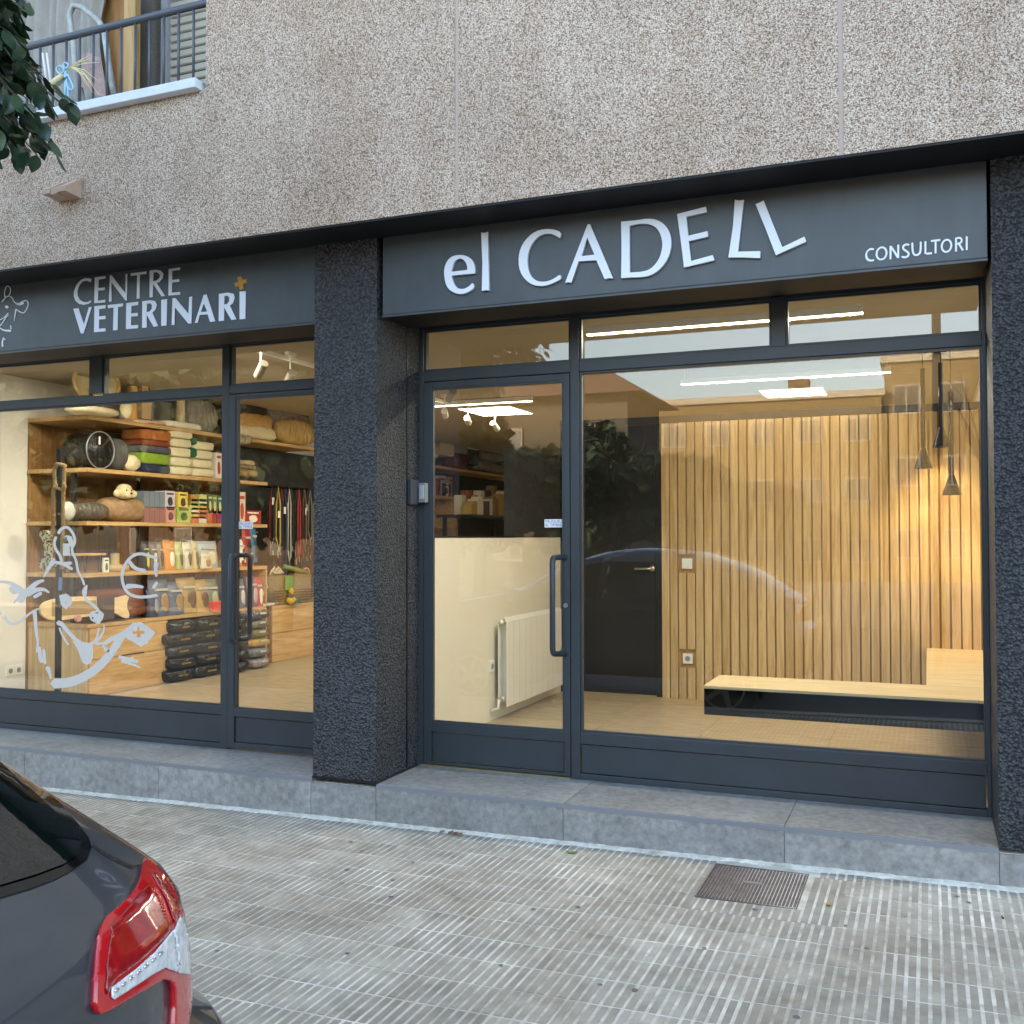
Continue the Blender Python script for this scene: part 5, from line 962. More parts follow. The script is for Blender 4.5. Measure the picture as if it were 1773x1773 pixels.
# things in the window: black post with rope toy, bone toy
p = U(100, 1195, y=.75); t = thing('display_post', (p.x, .75, .2), 'slim black metal display post standing just behind the left window', 'display stand')
bx('post', p.x-.018, p.x+.018, .735, .765, .212, U(100, 800, y=.75).z+.1, M_BLACK, t); bx('foot', p.x-.14, p.x+.14, .69, .86, .2, .212, M_BLACK, t)
M_ROPE = mat('jute_rope', 'a98a5c', .95, bump=1, bscale=140, bdist=.006, stretch=(1, 1, 1.5))
def twist(pts, r, name, par):
    """rope of three twisted strands"""
    P_ = [Vector(q) for q in pts]; Q = []
    for a, b_ in zip(P_, P_[1:]): n_ = max(2, int((b_-a).length/.012)); Q += [a.lerp(b_, i/n_) for i in range(n_)]
    Q.append(P_[-1]); b = MB()
    for s_ in range(3):
        L_ = []
        for i, q in enumerate(Q):
            tg = (Q[min(i+1, len(Q)-1)]-Q[max(i-1, 0)]).normalized(); e = tg.cross(Vector((0, 1, .01))).normalized(); f = tg.cross(e); a = i*.9+s_*2.094; L_.append(q+(e*math.cos(a)+f*math.sin(a))*r*.5)
        b.tube(L_, r*.62, 6)
    return b.build(name, M_ROPE, par, smooth=True)
PP = lambda u, v, y=.70: tuple(U(u, v, y=y))
t = thing('rope_toy', tuple(U(100, 900, y=.7)), 'thick jute rope toy looped over the black display post', 'toy')
twist([PP(96, 845), PP(93, 815), PP(99, 803), PP(112, 806), PP(111, 830), PP(109, 870), PP(109, 900), PP(107, 985)], .014, 'rope', t); twist([PP(98, 838, .69), PP(92, 850, .69), PP(92, 890, .69), PP(91, 925, .69)], .014, 'rope', t); twist([PP(94, 842, .67), PP(106, 848, .67), PP(113, 843, .67), PP(110, 836, .68)], .012, 'knot', t)
MB().tube([PP(105, 1000, .7), PP(104, 1022, .7)], .013, 10).build('blue_end', mat('blue_rubber', '5f86b0', .5), t)
t = thing('bone_toy', tuple(U(82, 950, y=.68)), 'leopard print plush bone hanging on the left of the display post', 'toy')
M_LEO = bpy.data.materials.new('leopard_print'); M_LEO.use_nodes = True; n_ = M_LEO.node_tree.nodes; l_ = M_LEO.node_tree.links; v_ = n_.new('ShaderNodeTexVoronoi'); v_.inputs['Scale'].default_value = 42; tc_ = n_.new('ShaderNodeTexCoord'); l_.new(tc_.outputs['Object'], v_.inputs['Vector'])
r_ = n_.new('ShaderNodeValToRGB'); r_.color_ramp.interpolation = 'CONSTANT'; e_ = r_.color_ramp.elements; e_[0].color = (*lin('b08a5a'), 1); e_[1].position = .28; e_[1].color = (*lin('2a1c14'), 1); q_ = e_.new(.45); q_.color = (*lin('cdb98f'), 1); l_.new(v_.outputs['Distance'], r_.inputs[0]); l_.new(r_.outputs[0], n_['Principled BSDF'].inputs['Base Color']); n_['Principled BSDF'].inputs['Roughness'].default_value = .95
me = outline(traced([smooth_loop([(385, 215), (420, 203), (455, 220), (465, 255), (450, 290), (458, 330), (465, 400), (475, 450), (500, 480), (500, 520), (470, 545), (430, 545), (395, 555), (378, 520), (380, 480), (420, 450), (425, 400), (420, 330), (410, 280), (380, 255)])], *A8, .68), .03, 'bone', .006); me.materials.clear(); me.materials.append(M_LEO); me.transform(Matrix.Translation((0, .66, 0))); link('bone', me, t)
t = thing('hanging_toy', tuple(U(117, 940, y=.7)), 'grey plush toy with white card hanging beside the jute rope', 'toy')
MB().blob(PP(116, 932), (.035, .02, .022), 2, .15, 14, 8).build('head', FAB('midgrey', '8a8d90'), t, smooth=True); MB().hexa([PP(109, 962, .69), PP(121, 962, .69), PP(121, 962, .70), PP(109, 962, .70), PP(109, 941, .69), PP(121, 941, .69), PP(121, 941, .70), PP(109, 941, .70)]).build('card', M_PLAS, t)
# goods seen through the right door
for k, (u0, u1, v0, v1, zb, c_, n) in enumerate(((742, 762, 770, 793, 2.75, 'ddd3bb', 'cream tub'), (765, 790, 766, 790, 2.78, 'cbbf9f', 'beige carrier'), (784, 813, 768, 786, 2.78, '8a8478', 'grey grated carrier'), (806, 833, 768, 778, 2.90, 'd9dde2', 'white lid'), (812, 832, 778, 806, 2.69, '3a3632', 'black carrier'))):
    lump(n+' on the far top shelf seen through the right shop door', 'carrier', 'pet_carrier', u0, u1, v0, v1, mat('far_'+c_, c_, .5), depth=.35, p=6, amp=.0)
lump('maroon carrier low on the far top shelf seen through the right shop door', 'carrier', 'pet_carrier', 790, 812, 784, 800, mat('maroon', '5a1f28', .5), zb=2.69, p=6, amp=0)
lump('fluffy grey round pet bed on top of the wrapped ones on the far top shelf', 'pet bed', 'fur_bed', 815, 878, 754, 778, FAB('fluffgrey', 'a8a398', .3), amp=.1)
lump('upper wrapped brown pet bed on the far top shelf', 'pet bed', 'wrapped_bed', 832, 888, 780, 800, FILM('farbrown', '7b7064'), amp=.05); lump('lower wrapped brown pet bed on the far top shelf', 'pet bed', 'wrapped_bed', 828, 888, 799, 816, FILM('farbrown2', '857a6a'), zb=2.69, amp=.05)
for k, (u0, u1, v0, c_) in enumerate(((748, 754, 826, 'd9dde0'), (757, 763, 828, '8a2b33'), (762, 772, 824, 'b3a9c2'), (765, 779, 836, 'd8cdb8'), (777, 783, 826, 'a8744a'))):
    carton(('white', 'dark red', 'lilac', 'cream', 'tan')[k]+' packet on the far lower shelf seen through the right shop door', u0, u1, v0, 2.236, c_, art='3a2a2a', depth=.15)
p0, p1 = U(812, 888, x=-5.8), U(889, 888, x=-5.8); t = thing('display_table', (-5.9, p0.y, .2), 'dark display table with open treat boxes behind the cream partition', 'table')
bx('top', -6.3, -5.75, p0.y, p1.y+.4, p0.z-.06, p0.z-.02, M_BLACK, t); bx('leg', -6.25, -6.2, p0.y+.1, p0.y+.15, .2, p0.z-.06, M_BLACK, t); bx('leg', -6.25, -6.2, p1.y+.2, p1.y+.25, .2, p0.z-.06, M_BLACK, t)
tc_ = ('8a7a44', '6f6238', '3a3a3a', 'b3aa94', '94713c', '7d4a30', 'a8a294', '5a302c', 'b3aea4'); tn_ = ('mustard', 'olive', 'black', 'cream', 'amber', 'rust', 'pale', 'maroon', 'white')
for k in range(14):
    u0 = 814+k*5.3; v0 = 872-(k*5 % 4)*4-(9 if k > 7 else 0); a = SP(u0, u0+4.9, v0, 886, -5.82); j = k*4 % 9
    o = bx('treat_box', -5.95, -5.8, a[0], a[1], p0.z-.019, a[3], mat('treat_'+tc_[j], tc_[j], .6)); tag(o, tn_[j]+' treat box on the dark display table, '+('nearest the shop wall', 'second', 'third', 'fourth', 'fifth', 'sixth', 'seventh', 'eighth', 'ninth', 'tenth', 'eleventh', 'twelfth', 'thirteenth', 'last')[k]+' in its row', 'box')
    if k % 2: bx('upper_treat_box', -6.1, -5.98, a[0]-.02, a[1]+.01, p0.z-.019, a[3]+.09, mat('treat_'+tc_[(j+2) % 9], tc_[(j+2) % 9], .6), t)
# ------------------------------------------------------------------ parked car
M_PAINT = mat('dark_grey_metallic', '34393f', .38, metal=.1, coat=1., var=.05, vscale=400)
M_CGLASS = mat('tinted_car_glass', '0c1413', .03, spec=.8); M_RUB = mat('rubber', '141414', .8); M_SEAL = mat('black_seal', '0b0b0c', .4)
M_RED = mat('red_lens', 'c0131b', .1, coat=1.); M_RED2 = mat('deep_red_reflector', '9c0a0e', .12, coat=1., var=.35, vscale=60); M_CLEAR = mat('clear_lens', 'e3e6e8', .12, metal=.15, coat=1., var=.3, vscale=50, bump=.6, bscale=90, bdist=.004)
CYC = -4.43; CX0 = -.985
ZT_ = [(.22, .80, -.14, -4.10), (.30, .86, -.06, -4.2), (.40, .885, 0, -4.24), (.55, .90, .02, -4.27), (.66, .905, .02, -4.27), (.73, .90, .01, -4.24), (.765, .895, -.025, -4.2), (.785, .888, -.065, -4.17), (.83, .888, -.07, -4.1), (.92, .884, -.075, -3.95), (.975, .874, -.085, -3.6), (1.01, .862, -.11, -3.35), (1.035, .85, -.15, -3.22), (1.065, .835, -.20, -3.12), (1.12, .81, -.30, -3.0), (1.20, .775, -.44, -2.86), (1.28, .735, -.60, -2.7), (1.35, .69, -.78, -2.52), (1.41, .635, -.98, -2.35), (1.45, .59, -1.12, -2.2), (1.475, .53, -1.32, -2.0), (1.49, .42, -1.55, -1.85), (1.495, .25, -1.7, -1.75)]
def section(z):
    for a, b in zip(ZT_, ZT_[1:]):
        if a[0] <= z <= b[0]:
            f = (z-a[0])/(b[0]-a[0]); return [a[i]+(b[i]-a[i])*f for i in range(1, 4)]
    return list((ZT_[0] if z < ZT_[0][0] else ZT_[-1])[1:])
def car_body(name, cz=0.):
    zs = []
    for a, b in zip(ZT_, ZT_[1:]):
        n = max(1, int((b[0]-a[0])/.02)); zs += [a[0]+(b[0]-a[0])*i/n for i in range(n)]
    zs.append(ZT_[-1][0]); mb = MB(); NH = 40; N = None
    for z in zs:
        hw, xr, xf = section(z); lc = min(.36, (xr-xf)*.3); p = 2.6; loop = []
        ts = [-math.cos(math.pi*k/NH) for k in range(NH+1)]
        def rec(t): return lc*(1-(1-min(1, abs(t))**p)**(1/p))
        for t in ts: loop.append((CX0+xr-rec(t), CYC+t*hw, z))
        for k in range(1, 30): x = (xr-lc)+((xf+lc)-(xr-lc))*k/30; loop.append((CX0+x, CYC+hw*(1+.012*math.sin(math.pi*k/30)), z))
        for t in ts[::-1]: loop.append((CX0+xf+rec(t)*1.1, CYC+t*hw, z))
        for k in range(1, 30): x = (xf+lc)+((xr-lc)-(xf+lc))*k/30; loop.append((CX0+x, CYC-hw*(1+.012*math.sin(math.pi*k/30)), z))
        N = len(loop); mb.v += loop
    for j in range(len(zs)-1):
        for k in range(N): mb.f.append((j*N+k, j*N+(k+1) % N, (j+1)*N+(k+1) % N, (j+1)*N+k)); mb.m.append(0)
    mb.f.append(tuple((len(zs)-1)*N+k for k in range(N))); mb.m.append(0); mb.f.append(tuple(range(N))[::-1]); mb.m.append(0)
    return mb
cb_ = car_body('body')
car = thing('parked_car', (-3.1, CYC, GZ(-3)-.13), 'dark grey hatchback parked at the kerb in the lower left foreground', 'car')
body = cb_.build('body', M_PAINT, car, smooth=True)
bm_ = bmesh.new(); bm_.from_mesh(body.data)
# let real edges show: roof, belt and bumper step stay crisp
BV = BVHTree.FromBMesh(bm_)
def clip_in(poly, p):
    c = False; x, y = p
    for (a, b), (d, e) in zip(poly, poly[1:]+poly[:1]):
        if (b > y) != (e > y) and x < (d-a)*(y-b)/(e-b)+a: c = not c
    return c
def patch(loops, caster, off, step):
    outer = loops[0]; pts = []; edges = []
    for lp in loops:
        q = []
        for i, a in enumerate(lp):
            b = lp[(i+1) % len(lp)]; n = max(1, int(math.hypot(b[0]-a[0], b[1]-a[1])/step)); q += [(a[0]+(b[0]-a[0])*k/n, a[1]+(b[1]-a[1])*k/n) for k in range(n)]
        s0 = len(pts); pts += q; edges += [(s0+i, s0+(i+1) % len(q)) for i in range(len(q))]
    nb = len(pts)
    x0, x1 = min(p[0] for p in outer), max(p[0] for p in outer); y0, y1 = min(p[1] for p in outer), max(p[1] for p in outer)
    y = y0+step
    while y < y1:
        x = x0+step
        while x < x1:
            if clip_in(outer, (x, y)) and not any(clip_in(h, (x, y)) for h in loops[1:]) and min((x-a)**2+(y-b)**2 for a, b in pts[:nb]) > (step*.45)**2: pts.append((x, y))
            x += step
        y += step
    v, e, f, _, _, _ = delaunay_2d_cdt([Vector(p) for p in pts], edges, [], 0, 1e-6)
    V3 = [caster(p, off) for p in v]; F = []
    for t in f:
        c = (sum(v[i].x for i in t)/len(t), sum(v[i].y for i in t)/len(t))
        if clip_in(outer, c) and not any(clip_in(h, c) for h in loops[1:]): F.append(tuple(t))
    return V3, F
def cam_cast(p, off):
    d = ray(p[0], p[1]).normalized(); h, n, i, ds = BV.ray_cast(CAM, d)
    if h is None or h.y < CYC-.3 and p[0] > -400:
        q = CAM+d*1.95; h, n, i, ds = BV.find_nearest(q)
    return h+n*off
def overlay(name, loops, off, m, par, step, mirror=True, thick=.0, caster=cam_cast, label=None):
    V3, F = patch(loops, caster, off, step); objs = []
    for s_ in ((1, -1) if mirror else (1,)):
        b = MB(); b.v = [(p.x, p.y if s_ > 0 else 2*CYC-p.y, p.z) for p in V3]; b.f = [f if s_ > 0 else f[::-1] for f in F]; b.m = [0]*len(F)
        me = b.mesh(name, m, True); o = link(name, me, par); objs.append(o)
        bm = bmesh.new(); bm.from_mesh(me); bmesh.ops.recalc_face_normals(bm, faces=bm.faces[:])
        c = sum((f.normal.x for f in bm.faces)); 
        if c < 0: bmesh.ops.reverse_faces(bm, faces=bm.faces[:])
        # thickness: skirt going back towards the body
        if thick:
            r = bmesh.ops.extrude_face_region(bm, geom=bm.faces[:]); vs = [g_ for g_ in r['geom'] if isinstance(g_, bmesh.types.BMVert)]
            for vv in vs: vv.co += vv.normal*(-thick) if vv.normal.length else Vector((-thick, 0, 0))
        bm.to_mesh(me); bm.free(); me.polygons.foreach_set('use_smooth', [True]*len(me.polygons))
    return objs
L_ = lambda pts: [(130+a/6.05, 1480+b/6.05) for a, b in pts]
glassp = [(-700, 1010), (-420, 1060), (-200, 1150), (0, 1297), (30, 1320), (60, 1346), (100, 1386), (135, 1426), (155, 1453), (159, 1470), (150, 1492), (125, 1510), (95, 1526), (50, 1542), (0, 1557), (-60, 1568), (-160, 1580), (-300, 1592), (-520, 1600)]
def yzcast(p, off):
    h, n, i, ds = BV.ray_cast(Vector((1, p[0], p[1])), Vector((-1, 0, 0)))
    if h is None: h, n, i, ds = BV.find_nearest(Vector((-1.4, p[0], p[1])))
    return h+n*off
glassp = [(-520, 1035), (-330, 1105), (-205, 1172), (-100, 1237), (0, 1302), (30, 1324), (60, 1350), (100, 1389), (135, 1428), (153, 1452), (158, 1468), (150, 1490), (125, 1508), (95, 1524), (50, 1541), (0, 1556), (-60, 1580), (-160, 1625), (-300, 1700), (-520, 1815), (-700, 1850), (-1300, 1850), (-1300, 1090), (-800, 1050)]
dark = [(-500, 1075), (-330, 1140), (-205, 1202), (-100, 1262), (0, 1325), (50, 1368), (95, 1410), (125, 1442), (138, 1462), (132, 1484), (108, 1500), (60, 1518), (0, 1536), (-60, 1560), (-160, 1605), (-300, 1680), (-520, 1795), (-700, 1830), (-1300, 1830), (-1300, 1120), (-800, 1090)]
def clamp_cast(p, off):
    d = ray(p[0], p[1]).normalized(); h, n, i, ds = BV.ray_cast(CAM, d)
    if h is None: h, n, i, ds = BV.find_nearest(CAM+d*2.0)
    q = h+n*off
    return Vector((q.x, max(q.y, CYC), q.z))
def overlay_m(*a, **k): return overlay(*a, caster=clamp_cast, **k)
overlay_m('rear_window_surround', [glassp], .002, mat('black_glass_border', '0c0d0e', .08, spec=.5), car, 16., mirror=True)
overlay_m('rear_window', [dark], .0045, M_CGLASS, car, 16., mirror=True)
LO = [(690, 88), (760, 92), (840, 165), (925, 265), (1000, 378), (1025, 450), (1055, 570), (1085, 720), (1120, 900), (1150, 1060), (1162, 1200), (1172, 1330), (1166, 1500), (1156, 1640), (1140, 1760), (1120, 1900), (965, 1900), (985, 1600), (985, 1420), (970, 1350), (930, 1315), (870, 1305), (600, 1465), (300, 1640), (220, 1672), (180, 1650), (157, 1570), (162, 1450), (190, 1080), (215, 900), (237, 800), (292, 700), (480, 540), (600, 400), (660, 270), (688, 150)]
lamps = overlay('tail_lamp', [L_(LO)], .010, M_RED, car, 4., thick=.012)
for s_, lp in zip((0, 1), lamps): pass
for nm, lo, m, off in (('reflector', [(335, 800), (500, 630), (620, 480), (735, 380), (850, 540), (900, 690), (930, 800), (870, 885), (600, 1130), (350, 1310), (262, 1470), (246, 1400), (290, 1050)], M_RED2, .0125),
                       ('indicator_lens', [(300, 1400), (560, 1205), (760, 1030), (900, 860), (960, 790), (1000, 1238), (930, 1212), (870, 1195), (720, 1275), (480, 1430), (330, 1527), (302, 1500)], M_CLEAR, .0135),
                       ('side_lens', [(972, 790), (1030, 650), (1080, 760), (1122, 960), (1143, 1150), (1125, 1265), (1012, 1245)], M_CLEAR, .0130),
                       ('side_strip', [(760, 250), (820, 260), (1000, 540), (1010, 600), (975, 740), (900, 520)], M_RED2, .0128)):
    V = overlay(nm, [L_(lo)], off, m, car, 4., thick=.002)
    for o, lp in zip(V, lamps): o.parent = lp; o.location = Vector((0, 0, 0))
for k in range(7):
    q = (330+k*78, 1415-k*62); V = overlay('led_facet', [L_([(q[0]-20, q[1]+18), (q[0]+16, q[1]-16), (q[0]+34, q[1]+6), (q[0]-2, q[1]+42)])], .0165, mat('bright_facet', 'e8edf2', .08, metal=.9, coat=1), car, 3., thick=.002)
    for o, lp in zip(V, lamps): o.parent = lp; o.location = Vector((0, 0, 0))
for k in range(9):
    q = (790+k*12, 420+k*34); V = overlay('red_facet', [L_([(q[0]-14, q[1]+4), (q[0]+10, q[1]-8), (q[0]+18, q[1]+8), (q[0]-6, q[1]+20)])], .015, mat('bright_red_facet', 'e02a1c', .1, coat=1), car, 3., thick=.002)
    for o, lp in zip(V, lamps): o.parent = lp; o.location = Vector((0, 0, 0))
# tailgate shut line
overlay('shut_line', [[(163, 1462), (180, 1476), (205, 1490), (228, 1500), (243, 1497), (228, 1504), (203, 1494), (178, 1480), (160, 1466)]], .0015, M_SEAL, car, 4., thick=.001)
# side windows, wheels and mirrors (seen in the shop window reflection)
for s_ in (1, -1):
    def sidecast(p, off, s_=s_):
        h, n, i, ds = BV.ray_cast(Vector((p[0], CYC+s_*3, p[1])), Vector((0, -s_, 0)))
        if h is None: h, n, i, ds = BV.find_nearest(Vector((p[0], CYC+s_*.7, p[1])))
        return h+n*off
    for k, lo in enumerate(([(-2.02, 1.03), (-1.95, 1.08), (-2.15, 1.28), (-2.45, 1.37), (-2.45, 1.0)], [(-2.52, 1.0), (-2.52, 1.38), (-3.0, 1.40), (-3.02, .99)], [(-3.09, .99), (-3.07, 1.40), (-3.35, 1.37), (-3.75, 1.12), (-3.80, .99)])):
        overlay('side_window', [lo], .004, M_CGLASS, car, .06, mirror=False, caster=sidecast)
    for wx in (-1.82, -4.44):
        wy = CYC+s_*.80; gz = GZ(-3)-.13; wr = .315
        wv = MB(); wv.lathe((wx, wy, gz+wr), [(.0, s_*-.09), (.20, s_*-.09), (.30, s_*-.1), (wr, s_*-.07), (wr, s_*.07), (.30, s_*.1), (.205, s_*.095), (.20, s_*.07), (0, s_*.07)], 40, 'y'); wo = wv.build('wheel', M_RUB, car, smooth=True)
        MB().lathe((wx, wy+s_*.098, gz+wr), [(.0, s_*.0), (.04, s_*.005), (.05, 0)], 20, 'y').build('hub_cap', M_TRIM, wo)
        for k in range(5):
            a = k*2*math.pi/5; ca, sa = math.cos(a), math.sin(a); P4 = []
            for yy in (s_*.078, s_*.1):
                for (r_, t_) in ((.03, -.03), (.2, -.018), (.2, .018), (.03, .03)): P4.append((wx+ca*r_-sa*t_, wy+yy, gz+wr+sa*r_+ca*t_))
            MB().hexa(P4).build('spoke', M_TRIM, wo)
        MB().tube([(wx+.2*math.cos(q*math.pi/16), wy+s_*.09, gz+wr+.2*math.sin(q*math.pi/16)) for q in range(32)], .012, 6, closed=True).build('rim', M_TRIM, wo, smooth=True)
        MB().tube([(wx+.35*math.cos(q*math.pi/12), CYC+s_*.885, gz+wr+.35*math.sin(q*math.pi/12)) for q in range(-1, 14)], .028, 8).build('wheel_arch', M_SEAL, car, smooth=True)
    MB().blob((-3.95, CYC+s_*.97, 1.02), (.06, .11, .07), 2, 0, 14, 8, 3).build('door_mirror', M_PAINT, car, smooth=True)
    for hx in (-2.55, -3.15): MB().tube([(hx, CYC+s_*.897, .90), (hx-.02, CYC+s_*.93, .905), (hx-.17, CYC+s_*.93, .905), (hx-.19, CYC+s_*.897, .90)], .012, 8).build('door_handle', M_PAINT, car, smooth=True)
MB().box(CX0-.095, CX0-.085, CYC-.26, CYC+.26, .80, .91).build('number_plate', M_PLAS, car)
bm_.free()
# ------------------------------------------------------------------ street tree
M_LEAF = mat('glossy_leaf', '324a35', .35, objvar=.35, spec=.6, var=.15, vscale=15); M_LEAF2 = mat('young_leaf', '4c6432', .4, objvar=.25); M_BARK = mat('bark', '4f453b', .9, var=.3, vscale=14, bump=.8, bscale=40)
tree = thing('street_tree', (-4.25, -2.45, GZ(-4.2)), 'evergreen street tree whose glossy dark leaves hang into the upper left corner', 'tree')
MB().tube([(-4.25, -2.45, GZ(-4.2)), (-4.22, -2.44, 1.2), (-4.27, -2.47, 2.4), (-4.2, -2.45, 3.2), (-4.2, -2.4, 4.2)], [.10, .08, .075, .06, .03], 12).build('trunk', M_BARK, tree, smooth=True)
tr_ = random.Random(11); leafm = []
for k in range(3):
    b = MB(); n = 6; Lg = .08+.012*k; W = .027+.003*k
    for i in range(n+1):
        f = i/n; wv = W*math.sin(math.pi*min(1, f*1.02))**.75*(1.15-.35*f) if 0 < i < n else .0008; zc = -.016*math.sin(f*2.2)-.01*f*f
        b.v += [(-wv, f*Lg, zc+.006*(1 if i % n else 0)), (0, f*Lg, zc), (wv, f*Lg, zc+.006*(1 if i % n else 0))]
        if i: q = 3*(i-1); b.f += [(q, q+1, q+4, q+3), (q+1, q+2, q+5, q+4)]; b.m += [0, 0]
    leafm.append(b)
lms = [b.mesh('leaf', M_LEAF if k < 2 else M_LEAF2, True) for k, b in enumerate(leafm)]
stfl = MB(); nvis = 0; twigs = MB(); cen = Vector((-4.34, -2.42, 3.78))
def pix(p):
    q = Vector(p)-CAM; z = q.dot(FW); return (886.5+FOC*q.dot(RT)/z, 886.5-FOC*q.dot(UP)/z) if z > .1 else (-9999, -9999)
shoots = []
for k in range(1150):
    d = Vector((tr_.gauss(0, 1), tr_.gauss(0, 1), tr_.gauss(0, .85))).normalized(); rr_ = 1.02*tr_.uniform(.55, 1.0)**.5*(1+.10*math.sin(d.z*7+d.x*5)); p = cen+Vector((d.x*rr_, d.y*rr_, d.z*rr_*.98)); shoots.append((p, d))
for (p, d) in shoots:
    hang = Vector((d.x*.5, d.y*.5, -.7+d.z*.3)).normalized(); q = p-hang*.10-d*.12
    twigs.tube([q-d*.14+Vector((0, 0, .05)), q, p+hang*.12], [.005, .004, .0015], 4, cap=False)
    for j in range(7):
        f = j/6; b0 = q.lerp(p+hang*.12, f); ld_ = (hang*.7+Vector((tr_.gauss(0, .7), tr_.gauss(0, .7), tr_.gauss(-.1, .5)))).normalized(); up_ = Vector((tr_.gauss(0, .6), tr_.gauss(0, .6), 1)); xx_ = ld_.cross(up_).normalized(); zz_ = xx_.cross(ld_)
        M = Matrix(((xx_.x, ld_.x, zz_.x, b0.x), (xx_.y, ld_.y, zz_.y, b0.y), (xx_.z, ld_.z, zz_.z, b0.z), (0, 0, 0, 1))); kk = 2 if tr_.random() < .08 else tr_.randrange(2); pu, pv = pix(b0)
        if pu > -25 and -60 < pv and nvis < 300:
            o = bpy.data.objects.new('leaf', lms[kk]); COL.objects.link(o); o.parent = tree; o.matrix_world = M; o.matrix_basis = Matrix.Translation(-tree.location) @ M; nvis += 1
        else:
            s0 = len(stfl.v); stfl.v += [tuple(M @ Vector(v)) for v in leafm[kk].v]; stfl.f += [tuple(s0+i for i in f_) for f_ in leafm[kk].f]; stfl.m += [0 if kk < 2 else 1]*len(leafm[kk].f)
me = stfl.mesh('foliage', [M_LEAF, M_LEAF2], True); fo_ = link('foliage', me, tree); tag(fo_, kind='stuff')
tag(twigs.build('twigs', M_BARK, tree), kind='stuff')
for k in range(9): a = k*.7; e = cen+Vector((math.cos(a)*.8, math.sin(a)*.8, .55*math.sin(k*2.1))); MB().tube([(-4.2, -2.45, 3.1+.1*k), tuple(cen.lerp(e, .5)+Vector((0, 0, .1))), tuple(e)], [.03, .018, .006], 8).build('branch', M_BARK, tree, smooth=True)
# ------------------------------------------------------------------ across the street (mostly seen mirrored in the glass)
M_BR = mat('ochre_render', '75623f', .9, var=.08, vscale=.8); M_BR2 = mat('brown_brick', '54402f', .9, var=.15, vscale=6); M_ROOF = mat('terracotta_roof', '5c4236', .9, var=.15, vscale=4); M_WIN = mat('window_dark', '4a4640', .3); M_CONC = mat('balcony_concrete', 'a59c8c', .9)
M_FARW = mat('far_frame', '8a7f70', .6)
def house(x0, x1, yf, dep, h, label, mt, floors, nw, balc=False, flatroof=True, top=None):
    t = thing('house', ((x0+x1)/2, yf, 0), label, 'building'); gz = -.25
    bx('walls', x0, x1, yf-dep, yf, gz, h, mt, t)
    if flatroof: bx('parapet', x0-.15, x1+.15, yf-dep-.15, yf+.15, h, h+.25, M_CONC, t)
    else: MB().hexa([(x0-.6, yf-dep-.6, h), (x1+.6, yf-dep-.6, h), (x1+.6, yf+.6, h), (x0-.6, yf+.6, h), (x0+1.5, yf-dep+1.5, h+1.3), (x1-1.5, yf-dep+1.5, h+1.3), (x1-1.5, yf-1.5, h+1.3), (x0+1.5, yf-1.5, h+1.3)]).build('roof', M_ROOF, t)
    fh = h/floors
    for f in range(floors):
        for i in range(nw):
            cx_ = x0+(x1-x0)*(i+.5)/nw; z = gz+f*fh+fh*.36
            wo = bx('window', cx_-.5, cx_+.5, yf+.002, yf+.05, z, z+fh*.42, M_FARW, t); bx('pane', cx_-.42, cx_-.03, yf+.052, yf+.06, z+.08, z+fh*.42-.08, M_WIN, wo); bx('pane', cx_+.03, cx_+.42, yf+.052, yf+.06, z+.08, z+fh*.42-.08, M_WIN, wo)
        if balc and f:
            z = gz+f*fh; bx('balcony_slab', x0+.3, x1-.3, yf, yf+1.1, z, z+.15, M_CONC, t)
            b = MB(); b.box(x0+.3, x1-.3, yf+1.06, yf+1.1, z+1.02, z+1.08)
            for k in range(int((x1-x0-.6)/.14)): b.box(x0+.32+k*.14, x0+.34+k*.14, yf+1.07, yf+1.09, z+.15, z+1.02)
            b.build('balcony_railing', M_RAIL, t)
    return t
house(-19, -8.5, -24, 4, 6.0, 'low house with long balcony and tiled roof across the street', mat('shaded_beige_render', '575045', .9, var=.1, vscale=1), 2, 4, True, False)  # wall colour darkened so the house looks less sunlit
house(-10.5, -1.6, -35, 10, 7.0, 'ochre apartment block with flat roof across the square', M_BR, 3, 5)
house(-1.5, 3.2, -35.5, 10, 8.3, 'taller ochre block with set back top across the square', M_BR, 3, 3)
house(3.3, 16, -35, 10, 7.2, 'brown brick block at the right across the square', M_BR2, 3, 6); house(-36, -20, -32, 10, 9, 'brown brick block far left across the square', M_BR2, 3, 6); house(17, 34, -30, 10, 9.5, 'ochre block far right across the square', M_BR, 3, 6)
house(-60, -16, -.5+9, 8, 9, 'tall ochre building further left along the same pavement', M_BR, 3, 5) if False else None
ct = bx('chimney', -5.2, -4.4, -37, -36.2, 7.01, 8.0, M_BR2); tag(ct, 'square brick chimney on the ochre flat roofed block', 'chimney')
sl_ = thing('street_lamp', (.12, -7.2, -.2), 'slim grey street lamp post behind the photographer', 'street lamp'); MB().tube([(.12, -7.2, -.2), (.12, -7.2, 7.5)], [.07, .04], 12).build('post', M_RAIL, sl_, smooth=True); MB().blob((.12, -6.9, 7.5), (.12, .35, .07), 1, 0, 14, 8).build('lamp_head', M_RAIL, sl_, smooth=True)
